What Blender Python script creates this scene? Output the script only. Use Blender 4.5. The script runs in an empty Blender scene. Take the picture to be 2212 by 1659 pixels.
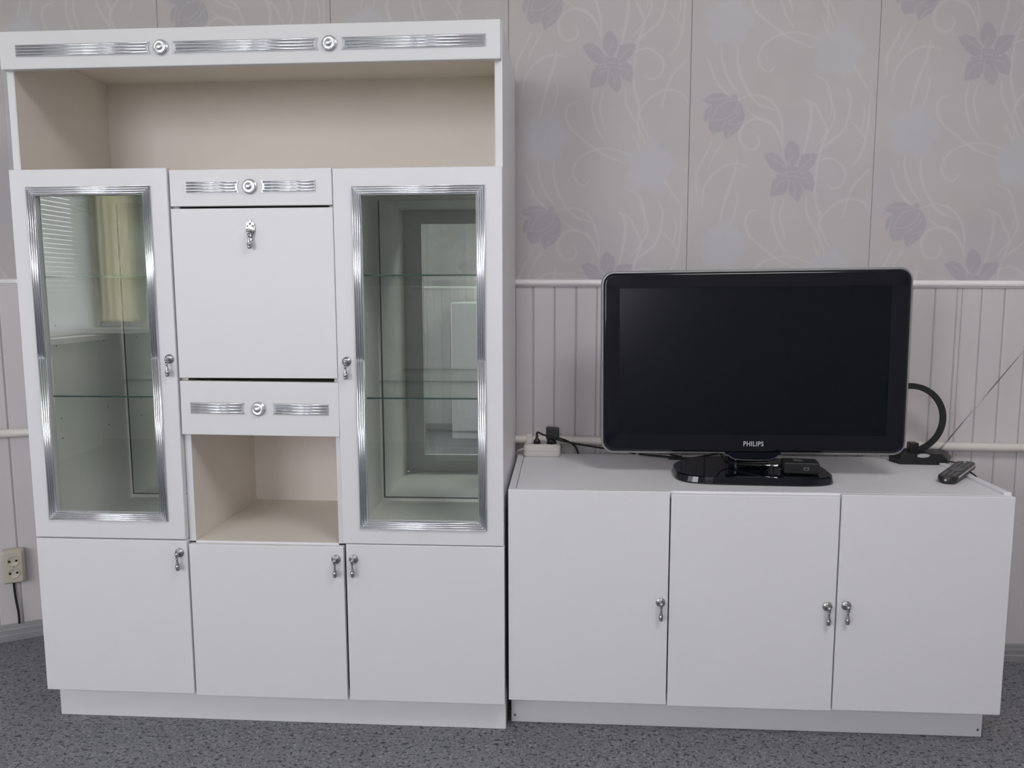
import bpy, bmesh, math, random
import numpy as np
from mathutils import Vector, Matrix, Euler

random.seed(4)
PI = math.pi
C = bpy.context.scene.collection
scene = bpy.context.scene

# ------------------------------------------------------------------ camera
F_PX, PITCH, YAW, ROLL = 1700.0, math.radians(6.706), math.radians(-3.790), math.radians(-0.160)
cam_data = bpy.data.cameras.new('camera')
cam_data.sensor_fit = 'HORIZONTAL'
cam_data.sensor_width = 36.0
cam_data.lens = 36.0 * F_PX / 2212.0
cam_data.clip_start = 0.02
cam = bpy.data.objects.new('camera', cam_data)
C.objects.link(cam)
fw = Vector((math.sin(YAW) * math.cos(PITCH), math.cos(YAW) * math.cos(PITCH), -math.sin(PITCH)))
rt = Vector((math.cos(YAW), -math.sin(YAW), 0))
up = rt.cross(fw)
r2 = rt * math.cos(ROLL) + up * math.sin(ROLL)
u2 = -rt * math.sin(ROLL) + up * math.cos(ROLL)
cam.matrix_world = Matrix(((r2.x, u2.x, -fw.x, 0), (r2.y, u2.y, -fw.y, -1.75),
                           (r2.z, u2.z, -fw.z, 1.05437), (0, 0, 0, 1)))
scene.camera = cam

# ------------------------------------------------------------------ sky, exposure
world = bpy.data.worlds.new('overcast_sky')
scene.world = world
world.use_nodes = True
wn = world.node_tree
wn.nodes.clear()
wo = wn.nodes.new('ShaderNodeOutputWorld')
wb = wn.nodes.new('ShaderNodeBackground')
wb.inputs[0].default_value = (0.969, 0.951, 1.0, 1)
wb.inputs[1].default_value = 7.0
wn.links.new(wb.outputs[0], wo.inputs[0])
vs = scene.view_settings
vs.view_transform = 'Standard'
vs.look = 'None'
vs.gamma = 1.0
vs.use_curve_mapping = False
vs.exposure = 0.5
scene.cycles.max_bounces = 10
scene.cycles.diffuse_bounces = 6
scene.cycles.glossy_bounces = 6
scene.cycles.transparent_max_bounces = 16
scene.cycles.transmission_bounces = 8
scene.cycles.caustics_reflective = False
scene.cycles.caustics_refractive = False
scene.cycles.sample_clamp_indirect = 6.0
scene.cycles.use_denoising = True

# window openings (daylight enters only here); portals guide the sky sampling
ROOM = dict(xl=-3.2, xr=2.7, yr=-3.4, yb=0.4934, h=2.5)
WIN_L = dict(y0=-3.36, y1=-1.80, z0=0.78, z1=2.25)
WIN_R = dict(x0=-3.17, x1=-2.86, z0=0.82, z1=2.25)
WIN_M = dict(x0=-2.60, x1=-1.38, z0=0.82, z1=2.30)
WIN_ADDED = dict(x0=-0.58, x1=0.06, z0=0.85, z1=2.30)  # unseen window, added to bring frontal light onto the cabinets


def portal(name, loc, rot, sx, sy):
    l = bpy.data.lights.new(name, 'AREA')
    l.shape = 'RECTANGLE'
    l.size = sx
    l.size_y = sy
    l.energy = 1.0
    l.cycles.is_portal = True
    o = bpy.data.objects.new(name, l)
    o.location = loc
    o.rotation_euler = rot
    C.objects.link(o)


portal('window_light_left', (ROOM['xl'] - 0.13, (WIN_L['y0'] + WIN_L['y1']) / 2, (WIN_L['z0'] + WIN_L['z1']) / 2),
       (0, -PI / 2, 0), WIN_L['z1'] - WIN_L['z0'], WIN_L['y1'] - WIN_L['y0'])
for nm, wv in (('window_light_corner', WIN_R), ('window_light_rear', WIN_M), ('added_window_light', WIN_ADDED)):
    portal(nm, ((wv['x0'] + wv['x1']) / 2, ROOM['yr'] - 0.13, (wv['z0'] + wv['z1']) / 2),
           (PI / 2, 0, 0), wv['x1'] - wv['x0'], wv['z1'] - wv['z0'])

# ------------------------------------------------------------------ materials
MATS = {}


def nodes_of(name):
    m = bpy.data.materials.new(name)
    m.use_nodes = True
    MATS[name] = m
    nt = m.node_tree
    return m, nt, nt.nodes['Principled BSDF']


def mat(name, col, rough=0.5, metal=0.0, spec=0.5, var=0.0, var_scale=6.0, bump=0.0, bump_scale=200.0, coat=0.0):
    m, nt, b = nodes_of(name)
    b.inputs['Base Color'].default_value = (*col, 1)
    b.inputs['Roughness'].default_value = rough
    b.inputs['Metallic'].default_value = metal
    b.inputs['Specular IOR Level'].default_value = spec
    b.inputs['Coat Weight'].default_value = coat
    b.inputs['Coat Roughness'].default_value = 0.05
    tc = nt.nodes.new('ShaderNodeTexCoord')
    if var:
        n = nt.nodes.new('ShaderNodeTexNoise')
        n.inputs['Scale'].default_value = var_scale
        n.inputs['Detail'].default_value = 4
        nt.links.new(tc.outputs['Object'], n.inputs['Vector'])
        r = nt.nodes.new('ShaderNodeMapRange')
        r.inputs['From Min'].default_value = 0.3
        r.inputs['From Max'].default_value = 0.7
        r.inputs['To Min'].default_value = 1 - var
        r.inputs['To Max'].default_value = 1 + var
        nt.links.new(n.outputs['Fac'], r.inputs['Value'])
        mx = nt.nodes.new('ShaderNodeVectorMath')
        mx.operation = 'SCALE'
        mx.inputs[0].default_value = col
        nt.links.new(r.outputs['Result'], mx.inputs['Scale'])
        nt.links.new(mx.outputs['Vector'], b.inputs['Base Color'])
    if bump:
        n2 = nt.nodes.new('ShaderNodeTexNoise')
        n2.inputs['Scale'].default_value = bump_scale
        n2.inputs['Detail'].default_value = 3
        nt.links.new(tc.outputs['Object'], n2.inputs['Vector'])
        bp = nt.nodes.new('ShaderNodeBump')
        bp.inputs['Strength'].default_value = bump
        bp.inputs['Distance'].default_value = 0.0006
        nt.links.new(n2.outputs['Fac'], bp.inputs['Height'])
        nt.links.new(bp.outputs['Normal'], b.inputs['Normal'])
    return m


mat('white_paint', (0.755, 0.755, 0.785), 0.42, var=0.012, var_scale=3.0, bump=0.03, bump_scale=90)
mat('cream_board', (0.78, 0.735, 0.68), 0.55, var=0.02, var_scale=4.0, bump=0.04, bump_scale=300)
mat('pale_board', (0.94, 0.925, 0.90), 0.5, var=0.02, var_scale=4.0)
mat('silver', (0.92, 0.93, 0.97), 0.24, metal=1.0)
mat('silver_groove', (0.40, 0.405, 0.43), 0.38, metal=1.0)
mat('pewter', (0.46, 0.46, 0.47), 0.33, metal=1.0, var=0.25, var_scale=160)
mat('black_gloss', (0.0035, 0.0048, 0.0095), 0.05, spec=0.5)
mat('black_plastic', (0.012, 0.012, 0.014), 0.38)
mat('black_matte', (0.016, 0.016, 0.017), 0.6)
mat('rubber', (0.008, 0.008, 0.008), 0.6)
mat('tv_rim', (0.36, 0.365, 0.375), 0.32, metal=0.6)
mat('screen_glass', (0.0035, 0.0048, 0.0085), 0.24, spec=0.28)
mat('logo_grey', (0.52, 0.53, 0.54), 0.35)
mat('grey_key', (0.13, 0.13, 0.135), 0.5)
mat('pale_key', (0.45, 0.45, 0.46), 0.45)
mat('white_plastic', (0.66, 0.645, 0.615), 0.4)
mat('cream_plastic', (0.56, 0.52, 0.44), 0.42)
mat('white_trim', (0.92, 0.90, 0.90), 0.4)
mat('pipe_paint', (0.80, 0.765, 0.725), 0.35)
mat('plank', (0.645, 0.615, 0.63), 0.38, var=0.03, var_scale=1.6)
mat('groove', (0.46, 0.44, 0.45), 0.6)
mat('grey_baseboard', (0.30, 0.30, 0.31), 0.45, var=0.10, var_scale=14)
mat('ceiling', (0.86, 0.86, 0.86), 0.8)
mat('back_room', (0.74, 0.72, 0.71), 0.7, var=0.03, var_scale=3)
mat('chrome', (0.75, 0.75, 0.76), 0.15, metal=1.0)
mat('dark_hole', (0.01, 0.01, 0.01), 0.8)
mat('outdoor_green', (0.16, 0.20, 0.07), 0.9, var=0.5, var_scale=2.5)
mat('port_grey', (0.30, 0.30, 0.31), 0.4, metal=0.4)
mat('mirror_edge', (0.035, 0.04, 0.035), 0.5)
mat('glass_edge', (0.02, 0.07, 0.055), 0.12)


def emit_mat(name, col, strength):
    m, nt, b = nodes_of(name)
    b.inputs['Base Color'].default_value = (0.8, 0.8, 0.8, 1)
    b.inputs['Emission Color'].default_value = (*col, 1)
    b.inputs['Emission Strength'].default_value = strength


emit_mat('lamp_glass', (1.0, 0.97, 0.96), 7.9)


def glass_mat(name, tint, refl=1.0, ior=1.5):
    m = bpy.data.materials.new(name)
    m.use_nodes = True
    MATS[name] = m
    nt = m.node_tree
    nt.nodes.clear()
    out = nt.nodes.new('ShaderNodeOutputMaterial')
    tr = nt.nodes.new('ShaderNodeBsdfTransparent')
    tr.inputs[0].default_value = (*tint, 1)
    gl = nt.nodes.new('ShaderNodeBsdfGlossy')
    gl.inputs['Color'].default_value = (refl, refl, refl, 1)
    gl.inputs['Roughness'].default_value = 0.0
    # reflectance by angle, the same from both sides of the thin sheet
    geo = nt.nodes.new('ShaderNodeNewGeometry')
    dt = nt.nodes.new('ShaderNodeVectorMath')
    dt.operation = 'DOT_PRODUCT'
    nt.links.new(geo.outputs['Normal'], dt.inputs[0])
    nt.links.new(geo.outputs['Incoming'], dt.inputs[1])

    def m_(op, a, b=None):
        x = nt.nodes.new('ShaderNodeMath')
        x.operation = op
        for i, q in enumerate((a, b)):
            if q is None:
                continue
            if isinstance(q, float):
                x.inputs[i].default_value = q
            else:
                nt.links.new(q, x.inputs[i])
        return x.outputs[0]
    f0 = 2 * ((ior - 1) / (ior + 1)) ** 2
    c = m_('ABSOLUTE', dt.outputs['Value'])
    fac = m_('ADD', m_('MULTIPLY', m_('POWER', m_('SUBTRACT', 1.0, c), 5.0), 1 - f0), f0)
    mx = nt.nodes.new('ShaderNodeMixShader')
    nt.links.new(fac, mx.inputs[0])
    nt.links.new(tr.outputs[0], mx.inputs[1])
    nt.links.new(gl.outputs[0], mx.inputs[2])
    nt.links.new(mx.outputs[0], out.inputs[0])
    return m


glass_mat('door_glass', (0.950, 1.0, 0.968), 1.0, 1.6)
glass_mat('shelf_glass', (0.955, 0.985, 0.968), 1.0, 1.33)
glass_mat('window_glass', (0.97, 0.98, 0.975), 1.0, 1.45)
mat('mirror', (0.91, 0.95, 0.93), 0.0, metal=1.0)


def translucent_mat(name, col, tcol, fac):
    m = bpy.data.materials.new(name)
    m.use_nodes = True
    MATS[name] = m
    nt = m.node_tree
    nt.nodes.clear()
    out = nt.nodes.new('ShaderNodeOutputMaterial')
    df = nt.nodes.new('ShaderNodeBsdfDiffuse')
    df.inputs[0].default_value = (*col, 1)
    tl = nt.nodes.new('ShaderNodeBsdfTranslucent')
    n = nt.nodes.new('ShaderNodeTexNoise')
    n.inputs['Scale'].default_value = 7
    n.inputs['Detail'].default_value = 5
    cr = nt.nodes.new('ShaderNodeMix')
    cr.data_type = 'RGBA'
    cr.inputs['A'].default_value = (tcol[0] * 0.7, tcol[1] * 0.7, tcol[2] * 0.7, 1)
    cr.inputs['B'].default_value = (*tcol, 1)
    tc = nt.nodes.new('ShaderNodeTexCoord')
    nt.links.new(tc.outputs['Object'], n.inputs['Vector'])
    nt.links.new(n.outputs['Fac'], cr.inputs['Factor'])
    nt.links.new(cr.outputs['Result'], tl.inputs[0])
    mx = nt.nodes.new('ShaderNodeMixShader')
    mx.inputs[0].default_value = fac
    nt.links.new(df.outputs[0], mx.inputs[1])
    nt.links.new(tl.outputs[0], mx.inputs[2])
    nt.links.new(mx.outputs[0], out.inputs[0])


translucent_mat('blind_slat', (0.80, 0.82, 0.84), (0.84, 0.88, 0.90), 0.5)
translucent_mat('sheer_cloth', (0.66, 0.64, 0.50), (0.78, 0.74, 0.48), 0.6)


def wallpaper_mat():
    m, nt, b = nodes_of('wallpaper')
    b.inputs['Roughness'].default_value = 0.5
    b.inputs['Specular IOR Level'].default_value = 0.35
    at = nt.nodes.new('ShaderNodeAttribute')
    at.attribute_name = 'print'
    tc = nt.nodes.new('ShaderNodeTexCoord')
    n = nt.nodes.new('ShaderNodeTexNoise')
    n.inputs['Scale'].default_value = 5.0
    n.inputs['Detail'].default_value = 3
    nt.links.new(tc.outputs['Object'], n.inputs['Vector'])
    r = nt.nodes.new('ShaderNodeMapRange')
    r.inputs['From Min'].default_value = 0.3
    r.inputs['From Max'].default_value = 0.7
    r.inputs['To Min'].default_value = 0.965
    r.inputs['To Max'].default_value = 1.035
    nt.links.new(n.outputs['Fac'], r.inputs['Value'])
    mx = nt.nodes.new('ShaderNodeVectorMath')
    mx.operation = 'SCALE'
    nt.links.new(at.outputs['Color'], mx.inputs[0])
    nt.links.new(r.outputs['Result'], mx.inputs['Scale'])
    nt.links.new(mx.outputs['Vector'], b.inputs['Base Color'])


wallpaper_mat()


def floor_mat():
    m, nt, b = nodes_of('speckled_floor')
    b.inputs['Roughness'].default_value = 0.55
    b.inputs['Specular IOR Level'].default_value = 0.35
    tc = nt.nodes.new('ShaderNodeTexCoord')

    def noise(scale, detail=2, rough=0.5, warp=(1, 1, 1)):
        mp = nt.nodes.new('ShaderNodeMapping')
        mp.inputs['Scale'].default_value = warp
        nt.links.new(tc.outputs['Object'], mp.inputs['Vector'])
        n = nt.nodes.new('ShaderNodeTexNoise')
        n.inputs['Scale'].default_value = scale
        n.inputs['Detail'].default_value = detail
        n.inputs['Roughness'].default_value = rough
        nt.links.new(mp.outputs['Vector'], n.inputs['Vector'])
        return n.outputs['Fac']

    def mask(sock, lo, hi):
        r = nt.nodes.new('ShaderNodeMapRange')
        r.inputs['From Min'].default_value = lo
        r.inputs['From Max'].default_value = hi
        nt.links.new(sock, r.inputs['Value'])
        return r.outputs['Result']

    def mix(a, b_, f):
        x = nt.nodes.new('ShaderNodeMix')
        x.data_type = 'RGBA'
        for sock, val in ((x.inputs['A'], a), (x.inputs['B'], b_)):
            if isinstance(val, tuple):
                sock.default_value = (*val, 1)
            else:
                nt.links.new(val, sock)
        nt.links.new(f, x.inputs['Factor'])
        return x.outputs['Result']

    c = mix((0.180, 0.184, 0.205), (0.225, 0.228, 0.252), mask(noise(28, 4, 0.65), 0.38, 0.62))
    c = mix(c, (0.200, 0.197, 0.208), mask(noise(5, 2), 0.45, 0.65))
    c = mix(c, (0.045, 0.047, 0.058), mask(noise(75, 2, 0.6, (1, 1.5, 1)), 0.575, 0.63))
    c = mix(c, (0.060, 0.062, 0.072), mask(noise(130, 2, 0.5, (1.0, 1.5, 1)), 0.585, 0.65))
    c = mix(c, (0.33, 0.34, 0.36), mask(noise(120, 2, 0.5, (1.3, 1, 1)), 0.595, 0.66))
    nt.links.new(c, b.inputs['Base Color'])
    n2 = nt.nodes.new('ShaderNodeTexNoise')
    n2.inputs['Scale'].default_value = 350
    bp = nt.nodes.new('ShaderNodeBump')
    bp.inputs['Strength'].default_value = 0.15
    bp.inputs['Distance'].default_value = 0.001
    nt.links.new(tc.outputs['Object'], n2.inputs['Vector'])
    nt.links.new(n2.outputs['Fac'], bp.inputs['Height'])
    nt.links.new(bp.outputs['Normal'], b.inputs['Normal'])


floor_mat()

# ------------------------------------------------------------------ helpers
ORG = {}          # world origin of every object built here


def new_bm():
    return bmesh.new()


def add_box(bm, x0, x1, y0, y1, z0, z1, bev=0.0, seg=2):
    vs_ = [bm.verts.new(p) for p in ((x0, y0, z0), (x1, y0, z0), (x1, y1, z0), (x0, y1, z0),
                                     (x0, y0, z1), (x1, y0, z1), (x1, y1, z1), (x0, y1, z1))]
    fs = [bm.faces.new([vs_[i] for i in f]) for f in
          ((0, 3, 2, 1), (4, 5, 6, 7), (0, 1, 5, 4), (1, 2, 6, 5), (2, 3, 7, 6), (3, 0, 4, 7))]
    if bev:
        es = list({e for f in fs for e in f.edges})
        bmesh.ops.bevel(bm, geom=es, offset=bev, segments=seg, affect='EDGES', profile=0.5)
    return bm


def box(x0, x1, y0, y1, z0, z1, bev=0.0, seg=2):
    return add_box(new_bm(), x0, x1, y0, y1, z0, z1, bev, seg)


def add_tube(bm, pts, r, n=8, cap=True):
    pts = [Vector(p) for p in pts]
    rs = r if isinstance(r, (list, tuple)) else [r] * len(pts)
    rings = []
    prev = None
    for i, p in enumerate(pts):
        t = (pts[min(i + 1, len(pts) - 1)] - pts[max(i - 1, 0)])
        t.normalize()
        if prev is None:
            a = Vector((0, 0, 1)) if abs(t.z) < 0.9 else Vector((1, 0, 0))
            nrm = (a - t * a.dot(t)).normalized()
        else:
            nrm = (prev - t * prev.dot(t)).normalized()
        prev = nrm
        b = t.cross(nrm)
        rings.append([bm.verts.new(p + (nrm * math.cos(2 * PI * k / n) + b * math.sin(2 * PI * k / n)) * rs[i])
                      for k in range(n)])
    for a, b in zip(rings, rings[1:]):
        for k in range(n):
            f = bm.faces.new((a[k], a[(k + 1) % n], b[(k + 1) % n], b[k]))
            f.smooth = True
    if cap:
        bm.faces.new(rings[0][::-1])
        bm.faces.new(rings[-1])
    return bm


def spline(pts, per=8):
    P = [Vector(p) for p in pts]
    P = [P[0] * 2 - P[1]] + P + [P[-1] * 2 - P[-2]]
    out = []
    for i in range(1, len(P) - 2):
        for k in range(per):
            t = k / per
            a, b, c, d = P[i - 1], P[i], P[i + 1], P[i + 2]
            out.append(0.5 * ((2 * b) + (c - a) * t + (2 * a - 5 * b + 4 * c - d) * t * t
                              + (3 * b - a - 3 * c + d) * t ** 3))
    out.append(P[-2])
    return out


def add_lathe(bm, prof, n=20, axis='z', center=(0, 0, 0), smooth=True):
    """prof: list of (radius, height along axis)"""
    c = Vector(center)
    rings = []
    for r, h in prof:
        ring = []
        for k in range(n):
            a = 2 * PI * k / n
            ca, sa = r * math.cos(a), r * math.sin(a)
            if axis == 'z':
                p = Vector((ca, sa, h))
            elif axis == 'y':
                p = Vector((ca, h, sa))
            else:
                p = Vector((h, ca, sa))
            ring.append(bm.verts.new(c + p))
        rings.append(ring)
    for a, b in zip(rings, rings[1:]):
        for k in range(n):
            f = bm.faces.new((a[k], a[(k + 1) % n], b[(k + 1) % n], b[k]))
            f.smooth = smooth
    for ring in (rings[0], rings[-1]):
        bm.faces.new(ring)
    return bm


def add_prism(bm, outline, y0, y1, axis='y'):
    """outline of (a, b) points extruded along axis; axis y: (x, z); axis z: (x, y)"""
    def P(a, b, h):
        return (a, h, b) if axis == 'y' else ((a, b, h) if axis == 'z' else (h, a, b))
    A = [bm.verts.new(P(a, b, y0)) for a, b in outline]
    B = [bm.verts.new(P(a, b, y1)) for a, b in outline]
    n = len(outline)
    bm.faces.new(A)
    bm.faces.new(B[::-1])
    for i in range(n):
        bm.faces.new((A[i], B[i], B[(i + 1) % n], A[(i + 1) % n]))
    return bm


def round_rect(x0, x1, z0, z1, r, n=6):
    pts = []
    for cx, cz, a0 in ((x1 - r, z1 - r, 0), (x0 + r, z1 - r, PI / 2), (x0 + r, z0 + r, PI), (x1 - r, z0 + r, 1.5 * PI)):
        for k in range(n + 1):
            a = a0 + PI / 2 * k / n
            pts.append((cx + r * math.cos(a), cz + r * math.sin(a)))
    return pts


def mesh_from(bm, name):
    bmesh.ops.recalc_face_normals(bm, faces=bm.faces[:])
    me = bpy.data.meshes.new(name)
    bm.to_mesh(me)
    bm.free()
    return me


def obj(name, geo, material, parent=None, origin=None, loc=None, rot=None, smooth=False):
    """geo is a bmesh in world coordinates (moved to origin) or a ready mesh in local coordinates (put at loc)."""
    if isinstance(geo, bmesh.types.BMesh):
        o_w = Vector(origin) if origin is not None else (ORG[parent.name].copy() if parent else Vector((0, 0, 0)))
        if o_w.length:
            bmesh.ops.translate(geo, vec=-o_w, verts=geo.verts[:])
        me = mesh_from(geo, name)
    else:
        me = geo
        o_w = Vector(loc if loc is not None else (0, 0, 0))
    if smooth:
        for p in me.polygons:
            p.use_smooth = True
    if material and not me.materials:
        me.materials.append(MATS[material])
    o = bpy.data.objects.new(name, me)
    C.objects.link(o)
    if parent:
        o.parent = parent
        o.location = o_w - ORG[parent.name]
    else:
        o.location = o_w
    if rot:
        o.rotation_euler = rot
    ORG[o.name] = o_w
    return o


def tag(o, label=None, cat=None, group=None, kind=None):
    if label:
        o['label'] = label
    if cat:
        o['category'] = cat
    if group:
        o['group'] = group
    if kind:
        o['kind'] = kind
    return o


def thing(name, loc, label, cat, rot=(0, 0, 0), group=None):
    o = bpy.data.objects.new(name, None)
    o.empty_display_size = 0.05
    C.objects.link(o)
    o.location = loc
    o.rotation_euler = rot
    ORG[o.name] = Vector(loc)
    return tag(o, label, cat, group)


def local_thing(name, loc, label, cat, rot=(0, 0, 0)):
    """children are written in the thing's own coordinates"""
    o = thing(name, loc, label, cat, rot)
    ORG[o.name] = Vector((0, 0, 0))
    return o


def struct(name, geo, material, parent=None):
    o = obj(name, geo, material, parent)
    if not parent:
        o['kind'] = 'structure'
    return o


# ------------------------------------------------------------------ room shell
XL, XR, YR, YB, H = ROOM['xl'], ROOM['xr'], ROOM['yr'], ROOM['yb'], ROOM['h']
CORNER = Vector((-1.61, YB, 0))
SA = math.radians(31)
SD = Vector((-math.cos(SA), -math.sin(SA), 0))      # along the slanted wall, away from the corner
SN = Vector((math.sin(SA), -math.cos(SA), 0))       # its normal, into the room
SLEN = (XL - CORNER.x) / SD.x
SEND = CORNER + SD * SLEN

struct('floor', box(XL - 0.15, XR + 0.1, YR - 0.15, YB + 0.1, -0.05, 0), 'speckled_floor')
struct('ceiling', box(XL - 0.15, XR + 0.1, YR - 0.15, YB + 0.1, H, H + 0.05), 'ceiling')
wall_back = struct('wall_back', box(CORNER.x - 0.1, XR + 0.1, YB, YB + 0.1, 0, H), 'groove')
bm = new_bm()
add_prism(bm, [(CORNER.x, CORNER.y), (SEND.x, SEND.y), (SEND.x - SN.x * 0.1, SEND.y - SN.y * 0.1),
               (CORNER.x - SN.x * 0.1, CORNER.y - SN.y * 0.1)], 0, H, 'z')
wall_left = struct('wall_left', bm, 'groove')
struct('wall_right', box(XR, XR + 0.1, YR, YB, 0, H), 'back_room')
bm = new_bm()
w = WIN_L
add_box(bm, XL - 0.1, XL, YR - 0.1, w['y0'], 0, H)
add_box(bm, XL - 0.1, XL, w['y1'], SEND.y + 0.02, 0, H)
add_box(bm, XL - 0.1, XL, w['y0'], w['y1'], 0, w['z0'])
add_box(bm, XL - 0.1, XL, w['y0'], w['y1'], w['z1'], H)
struct('wall_window', bm, 'back_room')
bm = new_bm()
w = WIN_R
v = WIN_M
add_box(bm, XL, w['x0'], YR - 0.1, YR, 0, H)
add_box(bm, w['x1'], v['x0'], YR - 0.1, YR, 0, H)
add_box(bm, v['x1'], WIN_ADDED['x0'], YR - 0.1, YR, 0, H)
add_box(bm, WIN_ADDED['x1'], XR, YR - 0.1, YR, 0, H)
for g in (w, v, WIN_ADDED):
    add_box(bm, g['x0'], g['x1'], YR - 0.1, YR, 0, g['z0'])
    add_box(bm, g['x0'], g['x1'], YR - 0.1, YR, g['z1'], H)
wall_rear = struct('wall_rear', bm, 'back_room')


# ---- windows
def window(name, along, fixed, a0, a1, z0, z1, out):
    """along: 'x' or 'y'; fixed: inner wall plane; out: -1 direction to the outside"""
    def bx(bm, a, b, c, d, z, zz):
        if along == 'x':
            add_box(bm, a, b, min(c, d), max(c, d), z, zz, 0.003, 1)
        else:
            add_box(bm, min(c, d), max(c, d), a, b, z, zz, 0.003, 1)
    t = 0.05
    f0, f1 = fixed + out * 0.07, fixed + out * 0.02
    root = new_bm()
    bx(root, a0, a1, f0, f1, z0, z0 + t)
    bx(root, a0, a1, f0, f1, z1 - t, z1)
    bx(root, a0, a0 + t, f0, f1, z0 + t, z1 - t)
    bx(root, a1 - t, a1, f0, f1, z0 + t, z1 - t)
    am = (a0 + a1) / 2 if a1 - a0 > 0.6 else a0 + t * 0.2
    bx(root, am - 0.04, am + 0.04, f0, f1, z0 + t, z1 - t)
    o = struct(name, root, 'white_plastic')
    for s0, s1 in ((a0 + t, am - 0.04), (max(am + 0.04, a0 + t), a1 - t)):
        if s1 <= s0:
            continue
        g = new_bm()
        fm = (f0 + f1) / 2
        P = [(s0, z0 + t), (s1, z0 + t), (s1, z1 - t), (s0, z1 - t)]
        g.faces.new([g.verts.new((p, fm, z) if along == 'x' else (fm, p, z)) for p, z in P])
        obj('window_pane', g, 'window_glass', o)
    s = new_bm()
    bx(s, a0 - 0.06, a1 + 0.06, fixed + out * 0.02, fixed - out * 0.16, z0 - 0.035, z0)
    obj('window_sill', s, 'white_plastic', o)
    return o


window('window_1', 'y', XL, WIN_L['y0'], WIN_L['y1'], WIN_L['z0'], WIN_L['z1'], -1)
window('window_2', 'x', YR, WIN_R['x0'], WIN_R['x1'], WIN_R['z0'], WIN_R['z1'], -1)
window('window_3', 'x', YR, WIN_M['x0'], WIN_M['x1'], WIN_M['z0'], WIN_M['z1'], -1)
window('added_window_4', 'x', YR, WIN_ADDED['x0'], WIN_ADDED['x1'], WIN_ADDED['z0'], WIN_ADDED['z1'], -1)

# ---- wallpaper print (painted into a colour attribute of each panel)
K = 0.000315
PERIOD = 0.590
PW = 0.4935                       # panel pitch
STEP = 0.002
WP = 1.41
BASE = WP * np.array((0.352, 0.338, 0.350))
STROKE = WP * np.array((0.408, 0.398, 0.400))
PETAL = WP * np.array((0.294, 0.284, 0.306))
PALE = WP * np.array((0.366, 0.366, 0.384))
WARM = WP * np.array((0.366, 0.346, 0.345))

STROKES = [
    ([(870, 330), (830, 220), (770, 130), (690, 92), (600, 98), (530, 150), (505, 230), (530, 310), (590, 350), (650, 335), (675, 280), (655, 240)], 17),
    ([(270, 280), (200, 420), (150, 520), (140, 600), (150, 700)], 16),
    ([(365, 270), (290, 400), (240, 510)], 11),
    ([(580, 490), (480, 465), (370, 490), (270, 570), (210, 680), (195, 830)], 14),
    ([(490, 420), (470, 550), (400, 760), (350, 970)], 17),
    ([(490, 700), (500, 780), (460, 960)], 12),
    ([(1050, -60), (1095, 0), (1100, 130), (1050, 400)], 20),
    ([(480, -75), (620, -105), (740, -65), (820, 25), (865, 175), (870, 330)], 15),
    ([(1040, -60), (1130, -15), (1200, 110), (1240, 210), (1200, 340), (1170, 480)], 16),
    ([(1390, -150), (1425, -40), (1380, 190), (1250, 310), (1150, 400)], 16),
    ([(1220, -140), (1290, 20), (1280, 150), (1150, 330)], 12),
    ([(1160, 455), (1270, 430), (1370, 490), (1410, 570), (1380, 660), (1310, 685), (1250, 650)], 15),
    ([(1170, 490), (1155, 640), (1165, 780), (1210, 920), (1210, 1000), (1300, 1190)], 16),
    ([(1085, 760), (1100, 900), (1200, 1080), (1260, 1230)], 15),
    ([(680, 860), (600, 890), (575, 980), (620, 1090), (760, 1210), (900, 1310), (1090, 1390)], 17),
    ([(820, 770), (805, 930), (850, 1100), (930, 1225)], 15),
    ([(900, 770), (870, 920), (920, 1110)], 14),
    ([(1160, 1330), (1000, 1270), (880, 1265), (760, 1300), (670, 1370), (640, 1470), (680, 1550), (740, 1575), (790, 1520)], 15),
    ([(1620, 870), (1560, 800), (1450, 775), (1330, 820), (1240, 910), (1200, 1020), (1220, 1240)], 15),
    ([(1610, 530), (1500, 640), (1440, 760), (1400, 930)], 16),
    ([(1590, -100), (1575, 200), (1530, 400), (1460, 500)], 15),
    ([(1150, 1120), (1220, 1290)], 10),
    ([(470, 1370), (470, 1500), (520, 1659), (640, 1830), (790, 1890)], 16),
    ([(330, 1360), (340, 1480), (400, 1640), (480, 1740)], 15),
    ([(220, 1460), (270, 1600), (330, 1700), (410, 1770)], 16),
    ([(1430, 1530), (1500, 1640), (1560, 1730)], 12),
    ([(1530, 1850), (1545, 1960), (1520, 2090)], 12),
    ([(1440, 2000), (1530, 2100), (1575, 2170)], 11),
    ([(1100, 1600), (1220, 1680), (1270, 1850), (1260, 1980)], 12),
    ([(560, 1890), (650, 1960), (780, 2020), (850, 2120)], 12),
]
FLOWER = [
    [(930, 280), (965, 285), (1010, 340), (1020, 400), (985, 480), (940, 490), (890, 420), (885, 360), (910, 300)],
    [(710, 400), (775, 372), (850, 405), (905, 480), (915, 545), (850, 555), (780, 510), (745, 460)],
    [(1168, 390), (1090, 388), (1035, 400), (1010, 480), (1015, 550), (1080, 545), (1145, 480)],
    [(1010, 570), (1100, 540), (1135, 570), (1145, 600), (1155, 640), (1140, 715), (1070, 690), (1030, 640), (990, 590)],
    [(940, 600), (1000, 600), (1050, 680), (1055, 730), (1020, 795), (980, 770), (945, 730), (932, 680)],
    [(800, 600), (850, 585), (935, 590), (930, 680), (900, 730), (780, 755), (785, 650)],
    [(820, 560), (910, 555), (910, 592), (830, 592)],
    [(900, 500), (960, 470), (1020, 520), (1030, 570), (980, 610), (920, 600)],
]
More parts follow.
